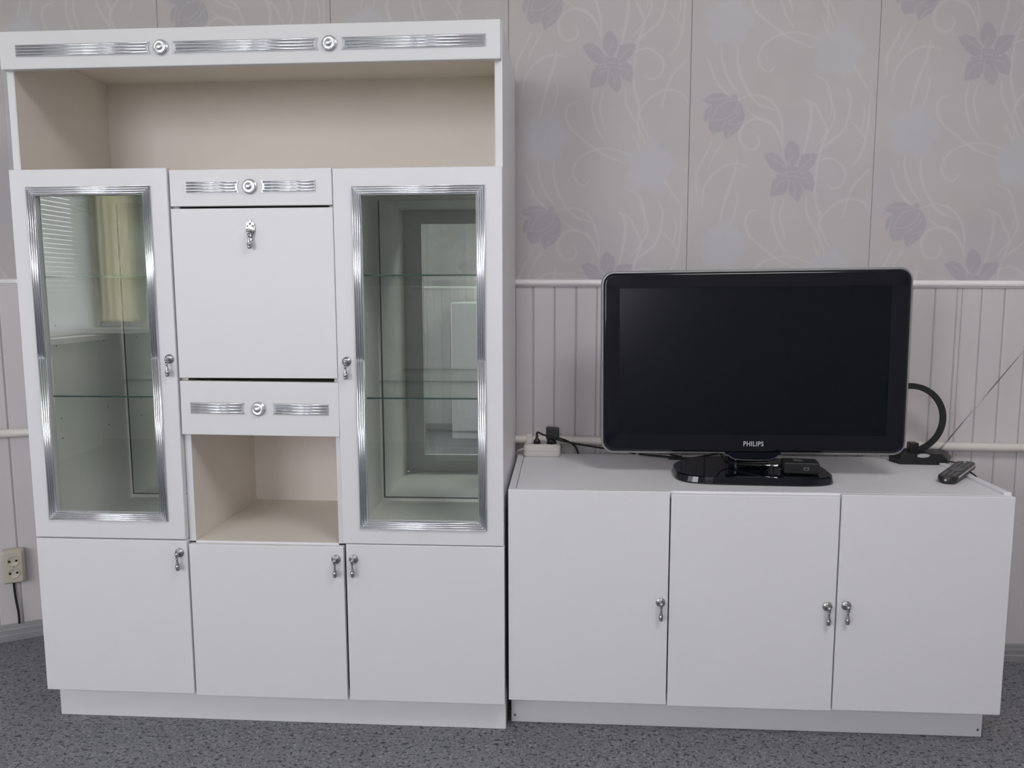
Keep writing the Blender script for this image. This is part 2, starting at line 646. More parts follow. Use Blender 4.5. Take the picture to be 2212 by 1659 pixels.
BUD = [[(x - 1530, y - 920) for x, y in
        [(1710, 845), (1790, 795), (1880, 795), (1950, 830), (1970, 805), (2005, 810), (2005, 850), (2050, 900), (2075, 980),
         (2055, 1060), (2010, 1120), (1915, 1180), (1890, 1110), (1800, 1130), (1765, 1080), (1760, 1005), (1740, 1045),
         (1722, 1000), (1735, 930), (1790, 890), (1740, 875)]]]
VEINS = [[(770, 410), (830, 450), (905, 500)], [(960, 400), (935, 450), (945, 480)], [(1130, 420), (1060, 480), (1020, 530)],
         [(910, 500), (915, 580)], [(1020, 590), (1080, 600), (1110, 650)], [(960, 620), (990, 680), (985, 760)],
         [(920, 600), (850, 630), (805, 710)], [(940, 600), (935, 680)], [(860, 580), (910, 570)],
         [(935, 500), (1000, 490)], [(930, 580), (1010, 575)], [(930, 540), (1000, 545)]] + \
        [[(x - 1530, y - 920) for x, y in q] for q in
         [[(1720, 848), (1800, 840), (1950, 835), (2003, 856)], [(1800, 1000), (1830, 930), (1900, 870), (1990, 855)],
          [(1765, 1015), (1890, 1010), (1980, 950), (2015, 880)], [(1880, 1110), (1890, 1060), (1985, 1000), (2040, 930)],
          [(1930, 1160), (1960, 1110), (2050, 1060)], [(1940, 1050), (1990, 1060), (2060, 1030)], [(1760, 1010), (1790, 900)]]]
PALES = [(390, 1170, 215), (1300, 1420, 230)]


def in_poly(px, py, poly):
    inside = np.zeros(px.shape, bool)
    n = len(poly)
    for i in range(n):
        x0, y0 = poly[i]
        x1, y1 = poly[(i + 1) % n]
        if y0 == y1:
            continue
        cond = ((y0 > py) != (y1 > py)) & (px < (x1 - x0) * (py - y0) / (y1 - y0) + x0)
        inside ^= cond
    return inside


def dist_line(px, py, pts):
    d = np.full(px.shape, 1e9)
    tt = np.zeros(px.shape)
    n = len(pts) - 1
    for i in range(n):
        ax, ay = pts[i]
        bx_, by_ = pts[i + 1]
        dx, dy = bx_ - ax, by_ - ay
        t = np.clip(((px - ax) * dx + (py - ay) * dy) / (dx * dx + dy * dy + 1e-9), 0, 1)
        e = np.hypot(px - ax - t * dx, py - ay - t * dy)
        m = e < d
        d = np.where(m, e, d)
        tt = np.where(m, (i + t) / n, tt)
    return d, tt


def closed_spline(poly, per=4):
    P = [Vector((x, y, 0)) for x, y in poly]
    out = []
    n = len(P)
    for i in range(n):
        a, b, c, d = P[i - 1], P[i], P[(i + 1) % n], P[(i + 2) % n]
        for k in range(per):
            t = k / per
            q = 0.5 * ((2 * b) + (c - a) * t * 0.8 + (2 * a - 5 * b + 4 * c - d) * t * t * 0.8
                       + (3 * b - a - 3 * c + d) * t ** 3 * 0.8 + (c - b) * 0.4 * t) if False else b.lerp(c, t)
            out.append((q.x, q.y))
    return out


def paint_tile():
    nx, ny = int(round(PW / STEP)) + 1, int(round(PERIOD / STEP))
    PER = PERIOD / K
    gx, gy = np.meshgrid(np.arange(nx) * STEP / K + 75, np.arange(ny) * STEP / K)
    col = np.empty((ny, nx, 3))
    wob = np.sin(gx / 310 + 1.3) * np.sin(gy / 370 + 0.4) + 0.5 * np.sin(gx / 170 - gy / 210)
    f = np.clip(0.5 + 0.4 * wob, 0, 1)[..., None]
    col[:] = BASE * (1 - f) + WARM * f
    for cx, cy, r in PALES:
        for off in (-PER, 0, PER):
            ang = np.arctan2(gy - cy - off, gx - cx)
            d = np.hypot(gx - cx, gy - cy - off)
            rr = r * (0.90 + 0.09 * np.cos(5 * ang + 0.6) + 0.05 * np.cos(9 * ang))
            a = np.clip((rr - d) / 60 + 0.5, 0, 1)[..., None] * 0.85
            col = col * (1 - a) + PALE * a
    for pts, wd in STROKES:
        sp = [(q.x, q.y) for q in spline([(x, y, 0) for x, y in pts], 6)]
        lo, hi = min(q[1] for q in sp) - 40, max(q[1] for q in sp) + 40
        for off in (-PER, 0, PER):
            if hi + off < 0 or lo + off > PER:
                continue
            d, t = dist_line(gx, gy - off, sp)
            half = wd * 0.74 * (0.35 + 0.65 * np.sin(np.clip(t, 0.03, 0.97) * PI) ** 0.5)
            a = np.clip((half - d) / 7 + 0.5, 0, 1)[..., None] * 0.64
            col = col * (1 - a) + STROKE * a
    for shapes in (FLOWER, BUD):
        for poly in shapes:
            sp = closed_spline(poly)
            acc = np.zeros(gx.shape)
            for off in (-PER, 0, PER):
                for jx, jy in ((-2, -2), (2, -2), (-2, 2), (2, 2)):
                    acc = np.maximum(acc, 0) + in_poly(gx + jx, gy - off + jy, sp) * 0.25
            a = np.clip(acc, 0, 1)[..., None] * 0.92
            col = col * (1 - a) + PETAL * a
    for pts in VEINS:
        sp = [(q.x, q.y) for q in spline([(x, y, 0) for x, y in pts], 5)]
        for off in (-PER, 0, PER):
            d, t = dist_line(gx, gy - off, sp)
            a = np.clip((4.5 - d) / 4 + 0.5, 0, 1)[..., None] * 0.55
            col = col * (1 - a) + BASE * 1.02 * a
    return col


TILE = paint_tile()
Z_ANCHOR = 1.842


def wallpaper_panel(parent, to_world, x_lo, x_hi, seam_x, parity, z_fine, z_bot, z_top, fine=True):
    gap = 0.0016
    a0, a1 = x_lo + gap / 2, x_hi - gap / 2
    ny = TILE.shape[0]
    if fine:
        us = np.concatenate(([a0], np.arange(math.ceil((a0 - seam_x) / STEP), math.floor((a1 - seam_x) / STEP) + 1) * STEP + seam_x, [a1]))
        zs = np.concatenate(([z_bot] if z_bot < z_fine - 1e-6 else [], np.arange(z_fine, 1.93, STEP), [z_top]))
    else:
        us = np.linspace(a0, a1, 26)
        zs = np.linspace(z_bot, z_top, 76)
    us = us[np.concatenate(([True], np.diff(us) > 1e-5))]
    zs = zs[np.concatenate(([True], np.diff(zs) > 1e-5))]
    iu = np.clip(np.round((us - seam_x) / STEP).astype(int), 0, TILE.shape[1] - 1)
    iz = np.round((Z_ANCHOR - zs + (PERIOD / 2 if parity else 0)) / STEP).astype(int) % ny
    cols = TILE[iz][:, iu]
    nu, nz = len(us), len(zs)
    U, Zg = np.meshgrid(us, zs)
    depth = 0.004
    front = to_world(U.ravel(), np.full(nu * nz, depth), Zg.ravel())
    # rim going back to the wall so the joint between panels is a real groove
    rim_i = np.concatenate((np.arange(nu), (np.arange(1, nz) * nu + nu - 1),
                            (nz - 1) * nu + np.arange(nu - 2, -1, -1), np.arange(nz - 2, 0, -1) * nu))
    back = to_world(U.ravel()[rim_i], np.zeros(len(rim_i)), Zg.ravel()[rim_i])
    co = np.concatenate((front, back))
    i, j = np.meshgrid(np.arange(nz - 1), np.arange(nu - 1), indexing='ij')
    v0 = (i * nu + j).ravel()
    quads = np.stack((v0, v0 + 1, v0 + nu + 1, v0 + nu), 1)
    nb = nu * nz
    k = np.arange(len(rim_i))
    k2 = (k + 1) % len(rim_i)
    rq = np.stack((rim_i[k], nb + k, nb + k2, rim_i[k2]), 1)
    quads = np.concatenate((quads, rq))
    me = bpy.data.meshes.new('wallpaper_panel')
    me.vertices.add(len(co))
    me.vertices.foreach_set('co', co.astype(np.float32).ravel())
    me.loops.add(quads.size)
    me.loops.foreach_set('vertex_index', quads.astype(np.int32).ravel())
    me.polygons.add(len(quads))
    me.polygons.foreach_set('loop_start', np.arange(0, quads.size, 4, dtype=np.int32))
    me.polygons.foreach_set('loop_total', np.full(len(quads), 4, np.int32))
    me.update(calc_edges=True)
    at = me.attributes.new('print', 'FLOAT_COLOR', 'POINT')
    full = np.ones((len(co), 4), np.float32)
    full[:nb, :3] = cols.reshape(-1, 3)
    full[nb:, :3] = BASE * 0.9
    at.data.foreach_set('color', full.ravel())
    me.materials.append(MATS['wallpaper'])
    return obj('wallpaper_panel', me, None, parent, loc=(0, 0, 0))


def back_map(u, d, z):
    return np.stack((u, YB - d, z), 1)


def slant_map(s, d, z):
    return np.stack((CORNER.x + SD.x * s + SN.x * d, CORNER.y + SD.y * s + SN.y * d, z), 1)


SEAM2 = -0.1549
RAIL_Z = lambda x: 1.0862 - (x + 1.61) * 0.0058        # middle of the dado rail along the back wall
for n in range(-2, 6):
    x0 = SEAM2 + (n - 1) * PW
    x1 = x0 + PW
    seam = x0
    if x1 < CORNER.x + 0.01:
        continue
    lo = max(x0, CORNER.x)
    hi = min(x1, XR)
    if hi - lo < 0.02:
        continue
    par = (n % 2 == 0)
    fine = n <= 4
    zf = 1.07 if n >= 1 else 1.56
    wallpaper_panel(wall_back, back_map, lo, hi, seam, par, zf, 1.07, H, fine)
s = 0.0
k = 0
while s < SLEN - 0.05:
    e = min(s + PW, SLEN)
    wallpaper_panel(wall_left, slant_map, s, e, s, k % 2 == 1, 1.08, 1.08, H, k == 0)
    s = e
    k += 1

# ---- wainscot planks: one mesh per width, linked for each plank
STRIPS = [(0.0, 0.0525), (0.0525, 0.1130), (0.1130, 0.1740), (0.1740, 0.2330), (0.2330, 0.2453)]
JOINT = 0.105
PLANK_MESH = {}


def plank_mesh(w, z_top=1.08):
    key = round(w, 4)
    if key not in PLANK_MESH:
        bm = new_bm()
        g = 0.0034 if w > 0.03 else 0.0012
        c = 0.0024 if w > 0.03 else 0.0016
        prof = [(g / 2, 0.0), (g / 2, 0.0012), (g / 2 + c, 0.0030), (w - g / 2 - c, 0.0030), (w - g / 2, 0.0012), (w - g / 2, 0.0)]
        A = [bm.verts.new((a, -d, 0)) for a, d in prof]
        B = [bm.verts.new((a, -d, z_top)) for a, d in prof]
        for i in range(len(prof) - 1):
            bm.faces.new((A[i], A[i + 1], B[i + 1], B[i]))
        bm.faces.new(B)
        me = mesh_from(bm, 'wall_plank')
        me.materials.append(MATS['plank'])
        PLANK_MESH[key] = me
    return PLANK_MESH[key]


k0 = math.ceil((CORNER.x - JOINT) / 0.2453) - 1
for k in range(k0, 12):
    for a, b in STRIPS:
        x0, x1 = JOINT + k * 0.2453 + a, JOINT + k * 0.2453 + b
        if x0 < CORNER.x or x1 > XR:
            continue
        obj('wall_plank', plank_mesh(b - a), None, wall_back, loc=(x0, YB, 0))
s = -0.008
while s < SLEN - 0.07:
    p = CORNER + SD * (s + 0.0605)
    if s + 0.06 < SLEN:
        obj('wall_plank', plank_mesh(0.0605), None, wall_left, loc=(p.x, p.y, 0), rot=(0, 0, SA))
    s += 0.0605

# ---- dado rails, baseboards
RAIL = [(0.0, -0.0095), (0.007, -0.0095), (0.009, -0.006), (0.016, -0.004), (0.018, 0.001), (0.017, 0.006), (0.012, 0.0095), (0.0, 0.0105)]


def rail_piece(p0, p1, nrm, prof):
    bm = new_bm()
    A = [bm.verts.new(Vector(p0) + Vector(nrm) * d + Vector((0, 0, z))) for d, z in prof]
    B = [bm.verts.new(Vector(p1) + Vector(nrm) * d + Vector((0, 0, z))) for d, z in prof]
    n = len(prof)
    for i in range(n):
        f = bm.faces.new((A[i], A[(i + 1) % n], B[(i + 1) % n], B[i]))
    bm.faces.new(A)
    bm.faces.new(B[::-1])
    return bm


struct('trim_1', rail_piece((CORNER.x, YB, RAIL_Z(CORNER.x)), (XR, YB, RAIL_Z(XR)), (0, -1, 0), RAIL), 'white_trim')
struct('trim_2', rail_piece((CORNER.x, CORNER.y, RAIL_Z(-1.61)), (SEND.x, SEND.y, RAIL_Z(-1.61)), SN, RAIL), 'white_trim')
BASEB = [(0.004, 0.0), (0.016, 0.0), (0.016, 0.018), (0.013, 0.021), (0.013, 0.034), (0.010, 0.038), (0.009, 0.046), (0.004, 0.050)]
struct('baseboard_back', rail_piece((CORNER.x, YB, 0), (XR, YB, 0), (0, -1, 0), BASEB), 'grey_baseboard')
struct('baseboard_left', rail_piece((CORNER.x, CORNER.y, 0), (SEND.x, SEND.y, 0), SN, BASEB), 'grey_baseboard')

# ---- heating pipe running along both walls
pz = lambda x: 0.642 - (x + 1.61) * 0.0068
bm = new_bm()
pipe_pts = [CORNER + SD * t + SN * 0.026 + Vector((0, 0, 0.642)) for t in (SLEN - 0.1, 0.6, 0.1, 0.05)]
pipe_pts += [Vector((-1.575, YB - 0.022, 0.642)), Vector((-1.50, YB - 0.020, 0.641)), Vector((0.2, YB - 0.020, pz(0.2))), Vector((XR - 0.02, YB - 0.020, pz(XR)))]
add_tube(bm, pipe_pts, 0.0122, 16)
tag(obj('heating_pipe', bm, 'pipe_paint'), 'cream painted heating pipe running along the wall behind both cabinets', 'pipe')

# ---- rear wall dado seen only in the cabinet mirror
s = XL + 1.80
while s < XR - 0.2:
    obj('wall_plank', plank_mesh(0.0605), None, wall_rear, loc=(s + 0.0605, YR, 0), rot=(0, 0, PI)) if s > WIN_ADDED['x1'] + 0.06 or s < WIN_ADDED['x0'] - 0.13 else None
    s += 0.0605
struct('trim_3', rail_piece((XL + 1.78, YR, 1.085), (WIN_ADDED['x0'] - 0.07, YR, 1.085), (0, 1, 0), RAIL), 'white_trim')
struct('baseboard_rear', rail_piece((XL, YR, 0), (XR, YR, 0), (0, 1, 0), BASEB), 'grey_baseboard')


def rear_map(u, d, z):
    return np.stack((-u, YR + d, z), 1)


u = -XR + 0.02
k = 0
while u < 1.30:
    e = min(u + PW, 1.30)
    if u < -WIN_ADDED['x1'] - 0.02 < e:
        e = -WIN_ADDED['x1'] - 0.06
    if -WIN_ADDED['x1'] - 0.1 < u < -WIN_ADDED['x0']:
        u = -WIN_ADDED['x0'] + 0.06
        continue
    wallpaper_panel(wall_rear, rear_map, u, e, u, k % 2 == 1, 1.085, 1.085, H, False)
    u = e
    k += 1


# ------------------------------------------------------------------ cabinet hardware
def handle_mesh():
    bm = new_bm()
    # rosette, axis -y
    add_lathe(bm, [(0.0001, 0.0), (0.0108, 0.0), (0.0108, -0.0015), (0.0098, -0.0030), (0.0080, -0.0030), (0.0072, -0.0045),
                   (0.0056, -0.0052), (0.0044, -0.0042), (0.0038, -0.0052), (0.0036, -0.0110), (0.0044, -0.0130), (0.0042, -0.0165),
                   (0.0026, -0.0188), (0.0001, -0.0192)], 20, 'y')
    # drop pendant
    pr = [(0.0001, 0.0035), (0.0022, 0.0030), (0.0030, 0.0010), (0.0034, -0.0030), (0.0034, -0.0070), (0.0022, -0.0078), (0.0033, -0.0086),
          (0.0033, -0.0104), (0.0021, -0.0114), (0.0022, -0.0145), (0.0032, -0.0195), (0.0042, -0.0235), (0.0040, -0.0250),
          (0.0054, -0.0262), (0.0057, -0.0285), (0.0053, -0.0308), (0.0041, -0.0318), (0.0047, -0.0330), (0.0046, -0.0362), (0.0034, -0.0382), (0.0001, -0.0388)]
    nb = len(bm.verts)
    add_lathe(bm, pr, 14, 'z')
    bm.verts.ensure_lookup_table()
    rotm = Matrix.Rotation(math.radians(4), 3, 'X')
    for v in bm.verts[nb:]:
        v.co = rotm @ v.co + Vector((0, -0.0150, -0.0015))
    me = mesh_from(bm, 'handle')
    me.materials.append(MATS['pewter'])
    return me


HANDLE = handle_mesh()


def crown_handle_mesh():
    bm = new_bm()
    out = [(0.0, 0.026), (0.0025, 0.019), (0.006, 0.020), (0.0095, 0.0155), (0.0085, 0.0115), (0.0108, 0.009), (0.0092, 0.004), (0.0098, -0.003),
           (0.0075, -0.008), (0.0078, -0.012), (0.0045, -0.0165), (0.0030, -0.0215)]
    full = out + [(-x, z) for x, z in out[::-1] if x > 0]
    add_prism(bm, full, 0.0, -0.0028, 'y')
    inn = [(x * 0.68, 0.002 + z * 0.72) for x, z in full]
    add_prism(bm, inn, -0.0027, -0.0048, 'y')
    for cx, cz, r in ((0, 0.0155, 0.0028), (-0.0055, 0.011, 0.0022), (0.0055, 0.011, 0.0022), (0, -0.014, 0.0022), (-0.005, -0.006, 0.0018), (0.005, -0.006, 0.0018)):
        add_lathe(bm, [(r, -0.0020), (r, -0.0045), (r * 0.6, -0.0062), (0.0001, -0.0068)], 10, 'y', (cx, 0, cz))
    me2 = HANDLE.copy()
    bm.from_mesh(me2)
    me = mesh_from(bm, 'crown_handle')
    me.materials.append(MATS['pewter'])
    return me


CROWN = crown_handle_mesh()


def ridge_profile(width, n, hgt, base=0.0012, k=5):
    """(offset, height) points of n half-round ridges over a base plate"""
    pts = [(0, 0), (0, base)]
    p = width / n
    for i in range(n):
        for j in range(k + 1):
            a = PI * j / k
            pts.append((p * i + p * 0.09 + p * 0.41 * (1 - math.cos(a)), base + hgt * math.sin(a)))
    pts += [(width, base), (width, 0)]
    return pts


def fluted_strip(x0, x1, zc, hh, R, ra=None, rb=None):
    """strip from x0 to x1; an end is concave around a rosette at ra / rb, or straight when that is None"""
    bm = new_bm()

    def ends(z):
        c = math.sqrt(max(R * R - (z - zc) ** 2, 1e-6))
        return (x0 if ra is None else ra + c), (x1 if rb is None else rb - c)
    n = 10
    zs = [zc - hh + 2 * hh * i / n for i in range(n + 1)]
    e = [ends(z) for z in zs]
    fr = [bm.verts.new((q[0], -0.0016, z)) for q, z in zip(e, zs)]
    to = [bm.verts.new((q[1], -0.0016, z)) for q, z in zip(e, zs)]
    frb = [bm.verts.new((q[0], 0.0, z)) for q, z in zip(e, zs)]
    tob = [bm.verts.new((q[1], 0.0, z)) for q, z in zip(e, zs)]
    fs = []
    for i in range(n):
        fs.append(bm.faces.new((fr[i], to[i], to[i + 1], fr[i + 1])))
        fs.append(bm.faces.new((fr[i], fr[i + 1], frb[i + 1], frb[i])))
        fs.append(bm.faces.new((to[i], tob[i], tob[i + 1], to[i + 1])))
    fs.append(bm.faces.new((fr[0], frb[0], tob[0], to[0])))
    fs.append(bm.faces.new((fr[-1], to[-1], tob[-1], frb[-1])))
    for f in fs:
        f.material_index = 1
    nr = 4
    p = 2 * hh / nr
    for i in range(nr):
        z0 = zc - hh + p * (i + 0.5)
        r = p * 0.41
        inset = 0.0060 if 0 < i < nr - 1 else 0.0035
        q = ends(z0)
        a = q[0] + (0.0012 if ra is None else inset)
        b = q[1] - (0.0012 if rb is None else inset)
        m = 7
        A = [bm.verts.new((a, -0.0015 - 0.0028 * math.sin(PI * j / m), z0 - r * math.cos(PI * j / m))) for j in range(m + 1)]
        B = [bm.verts.new((b, -0.0015 - 0.0028 * math.sin(PI * j / m), z0 - r * math.cos(PI * j / m))) for j in range(m + 1)]
        for j in range(m):
            f = bm.faces.new((A[j], A[j + 1], B[j + 1], B[j]))
            f.smooth = True
        bm.faces.new(A)
        bm.faces.new(B[::-1])
    return bm


def add_strip(parent, *args, **kw):
    o = obj('fluted_strip', fluted_strip(*args, **kw), 'silver', parent)
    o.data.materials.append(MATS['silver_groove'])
    return o


def rosette_mesh():
    bm = new_bm()
    add_lathe(bm, [(0.0001, 0), (0.0172, 0), (0.0172, -0.002), (0.0160, -0.0045), (0.0146, -0.0045), (0.0142, -0.0060), (0.0128, -0.0085), (0.0116, -0.0085),
                   (0.0108, -0.0050), (0.0096, -0.0050), (0.0090, -0.0075), (0.0080, -0.0110), (0.0058, -0.0128), (0.0030, -0.0138), (0.0001, -0.0142)], 28, 'y')
    me = mesh_from(bm, 'rosette')
    me.materials.append(MATS['silver'])
    return me


ROSETTE = rosette_mesh()


def ring_panel(x0, x1, z0, z1, hx0, hx1, hz0, hz1, y0, y1):
    """door leaf with a rectangular opening"""
    bm = new_bm()
    def ring(a, b, c, d, y):
        return [bm.verts.new(p) for p in ((a, y, c), (b, y, c), (b, y, d), (a, y, d))]
    e = 0.0015
    of0, of, ob = ring(x0 + e, x1 - e, z0 + e, z1 - e, y0), ring(x0, x1, z0, z1, y0 + e), ring(x0, x1, z0, z1, y1)
    hf, hb = ring(hx0, hx1, hz0, hz1, y0), ring(hx0, hx1, hz0, hz1, y1)
    for A, B in ((of0, hf), (hb, ob), (of, of0), (ob, of), (hf, hb)):
        for i in range(4):
            bm.faces.new((A[i], A[(i + 1) % 4], B[(i + 1) % 4], B[i]))
    return bm


FRAME_PROF = ridge_profile(0.0195, 4, 0.0036, 0.0008, 6)
FRAME_PROF = [(d, h + (0.0016 * (1 - d / 0.0195) if 0 < i < len(FRAME_PROF) - 1 else 0)) for i, (d, h) in enumerate(FRAME_PROF)]


def frame_moulding(parent, x0, x1, z0, z1, zm, yf):
    def piece(pts_fn):
        bm = new_bm()
        A, B = [], []
        for d, h in FRAME_PROF:
            a, b = pts_fn(d)
            A.append(bm.verts.new((a[0], yf - h, a[1])))
            B.append(bm.verts.new((b[0], yf - h, b[1])))
        n = len(A)
        for i in range(n - 1):
            f = bm.faces.new((A[i], A[i + 1], B[i + 1], B[i]))
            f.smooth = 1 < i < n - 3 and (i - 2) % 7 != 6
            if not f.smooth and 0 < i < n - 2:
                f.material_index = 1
        bm.faces.new(A)
        bm.faces.new(B[::-1])
        mo_ = obj('moulding', bm, 'silver', parent)
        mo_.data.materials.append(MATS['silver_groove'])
    g = 0.0004
    piece(lambda d: ((x0 + d, z1 - d), (x1 - d, z1 - d)))
    piece(lambda d: ((x0 + d, z0 + d), (x1 - d, z0 + d)))
    piece(lambda d: ((x0 + d, z0 + d), (x0 + d, zm - g)))
    piece(lambda d: ((x0 + d, zm + g), (x0 + d, z1 - d)))
    piece(lambda d: ((x1 - d, z0 + d), (x1 - d, zm - g)))
    piece(lambda d: ((x1 - d, zm + g), (x1 - d, z1 - d)))


def vitrine_door(root, x0, x1, z0, z1, mx0, mx1, mz0, mz1, zm, hinge, rz, hx, hz, label):
    w = 0.0195
    d = obj('door', ring_panel(x0, x1, z0, z1, mx0 + w - 0.001, mx1 - w + 0.001, mz0 + w - 0.001, mz1 - w + 0.001, 0.0, 0.016),
            'white_paint', root, origin=(hinge, 0.016, z0))
    d['label'] = label
    frame_moulding(d, mx0, mx1, mz0, mz1, zm, 0.0)
    g = new_bm()
    gx0, gx1, gz0, gz1 = mx0 + w - 0.0006, mx1 - w + 0.0006, mz0 + w - 0.0006, mz1 - w + 0.0006
    g.faces.new([g.verts.new(p) for p in ((gx0, 0.008, gz0), (gx1, 0.008, gz0), (gx1, 0.008, gz1), (gx0, 0.008, gz1))])
    obj('glass_pane', g, 'door_glass', d)
    obj('handle', HANDLE, None, d, loc=(hx, 0.0, hz))
    d.rotation_euler = (0, 0, rz)
    return d


def slab_door(root, x0, x1, z0, z1, y0, y1, handle=None, hm=None, rot=None, name='door', label=None):
    d = obj(name, box(x0, x1, y0, y1, z0, z1, 0.0014, 2), 'white_paint', root, origin=((x0 + x1) / 2, y1, z0))
    if handle:
        obj('handle', hm or HANDLE, None, d, loc=(handle[0], y0, handle[1]))
    if rot:
        d.rotation_euler = rot
    if label:
        d['label'] = label
    return d


# ------------------------------------------------------------------ tall display cabinet
TX0, TX1 = -1.2595, -0.1360
TY1 = 0.455
T = 0.016
tall = thing('display_cabinet', ((TX0 + TX1) / 2, TY1 / 2, 0),
             'tall white wall cabinet with two silver-framed glass doors and an open top shelf', 'cabinet')
CF = 0.018                               # front of the carcass, behind the doors
BACK = 0.388                             # inner back panel
for a, b in ((TX0, TX0 + T), (TX1 - T, TX1)):
    obj('side_panel', box(a, b, CF, TY1, 0.0875, 1.631, 0.0008, 1), 'white_paint', tall)
# inner linings (cream board inside faces)
for a, b in ((TX0 + T, TX0 + T + 0.0012), (TX1 - T - 0.0012, TX1 - T)):
    obj('side_lining', box(a, b, CF + 0.001, BACK, 1.3266, 1.6145), 'cream_board', tall)
    obj('side_lining', box(a, b, CF + 0.001, BACK, 0.4687, 1.3104), 'pale_board', tall)
obj('top_board', box(TX0 + T, TX1 - T, CF, TY1, 1.615, 1.631), 'cream_board', tall)
obj('back_panel', box(TX0 + T, TX1 - T, BACK, BACK + 0.006, 0.104, 1.615), 'cream_board', tall)
obj('shelf_board', box(TX0 + T + 0.0013, TX1 - T - 0.0013, CF, BACK, 1.3105, 1.3265), 'cream_board', tall)
PX = ((-0.8885, -0.8725), (-0.5265, -0.5105))
for a, b in PX:
    obj('partition', box(a, b, CF, BACK, 0.466, 1.3104), 'cream_board', tall)
    obj('partition', box(a, b, CF + 0.05, BACK, 0.104, 0.4505), 'cream_board', tall)
obj('shelf_board', box(TX0 + T + 0.0013, PX[0][0], CF, BACK, 0.4525, 0.4685), 'cream_board', tall)
nb_ = obj('shelf_board', box(PX[0][1], PX[1][0], 0.0165, BACK, 0.4515, 0.4675, 0.0008, 1), 'cream_board', tall)
obj('shelf_edge', box(PX[0][1], PX[1][0], 0.0155, 0.0168, 0.4518, 0.4673), 'white_paint', tall)
obj('shelf_board', box(PX[1][1], TX1 - T - 0.0013, CF, BACK, 0.4525, 0.4685), 'cream_board', tall)
obj('shelf_board', box(PX[0][1], PX[1][0], CF, BACK, 0.723, 0.735), 'cream_board', tall)
obj('shelf_board', box(PX[0][1], PX[1][0], CF + 0.03, BACK, 0.830, 0.842), 'cream_board', tall)
obj('bottom_board', box(TX0 + T, TX1 - T, CF, TY1, 0.0880, 0.104), 'cream_board', tall)
for a, b in PX:
    obj('partition_edge', box(a, b, 0.0166, 0.0181, 0.466, 0.735), 'white_paint', tall)
# plinth
bm = new_bm()
add_box(bm, TX0 + 0.001, TX1, 0.043, 0.059, 0.0, 0.0878, 0.001, 1)
add_box(bm, TX0 + 0.001, TX0 + 0.017, 0.0592, TY1, 0.0, 0.0878)
add_box(bm, TX1 - 0.016, TX1, 0.0592, TY1, 0.0, 0.0878)
obj('plinth', bm, 'white_paint', tall)

# cornice with fluted strips and rosettes
cor = obj('cornice', box(TX0, TX1 - 0.0025, 0.0, CF, 1.5498, 1.6312, 0.002, 2), 'white_paint', tall)
zc, hh, R = 1.5888, 0.0130, 0.0285
RX = (-0.8868, -0.5100)
add_strip(cor, -1.2205, RX[0], zc, hh, R, rb=RX[0])
add_strip(cor, RX[0], RX[1], zc, hh, R, ra=RX[0], rb=RX[1])
add_strip(cor, RX[1], -0.1705, zc, hh, R, ra=RX[1])
for x in RX:
    obj('rosette', ROSETTE, None, cor, loc=(x, 0, zc))

# glass doors
vitrine_door(tall, TX0, -0.8895, 0.4740, 1.3315, -1.2203, -0.9290, 0.5177, 1.2930, 0.9035, TX0, math.radians(-0.12),
             -0.9055, 0.9027, 'glass door reflecting the window blinds')
vitrine_door(tall, -0.5128, TX1, 0.4715, 1.3255, -0.4700, -0.1745, 0.5080, 1.2865, 0.9000, TX1, 0.0,
             -0.4914, 0.8976, None)
# centre column
p = slab_door(tall, -0.8845, -0.5142, 1.2462, 1.3268, 0.0, 0.016, name='panel')
add_strip(p, -0.8457, -0.6998, 1.2878, 0.0132, 0.0285, rb=-0.6998)
add_strip(p, -0.6998, -0.5515, 1.2878, 0.0132, 0.0285, ra=-0.6998)
obj('rosette', ROSETTE, None, p, loc=(-0.6998, 0, 1.2878))
slab_door(tall, -0.8850, -0.5138, 0.8585, 1.2412, 0.0, 0.016, (-0.7015, 1.1905), CROWN, name='flap_door', label='drop-down flap door with a crown-shaped handle')
p = slab_door(tall, -0.8850, -0.5128, 0.7252, 0.8505, -0.001, 0.016, name='drawer', rot=(0, math.radians(0.45), 0))
add_strip(p, -0.8615, -0.7002, 0.7878, 0.0133, 0.0355, rb=-0.7002)
add_strip(p, -0.7002, -0.5372, 0.7878, 0.0133, 0.0355, ra=-0.7002)
obj('rosette', ROSETTE, None, p, loc=(-0.7002, -0.001, 0.7878))
# lower doors
slab_door(tall, TX0, -0.8880, 0.0890, 0.4708, 0.0, 0.016, (-0.9065, 0.4420))
slab_door(tall, -0.8835, -0.5118, 0.0855, 0.4630, 0.0, 0.016, (-0.5296, 0.4333))
slab_door(tall, -0.5058, TX1 + 0.001, 0.0860, 0.4695, 0.0, 0.016, (-0.4878, 0.4345))

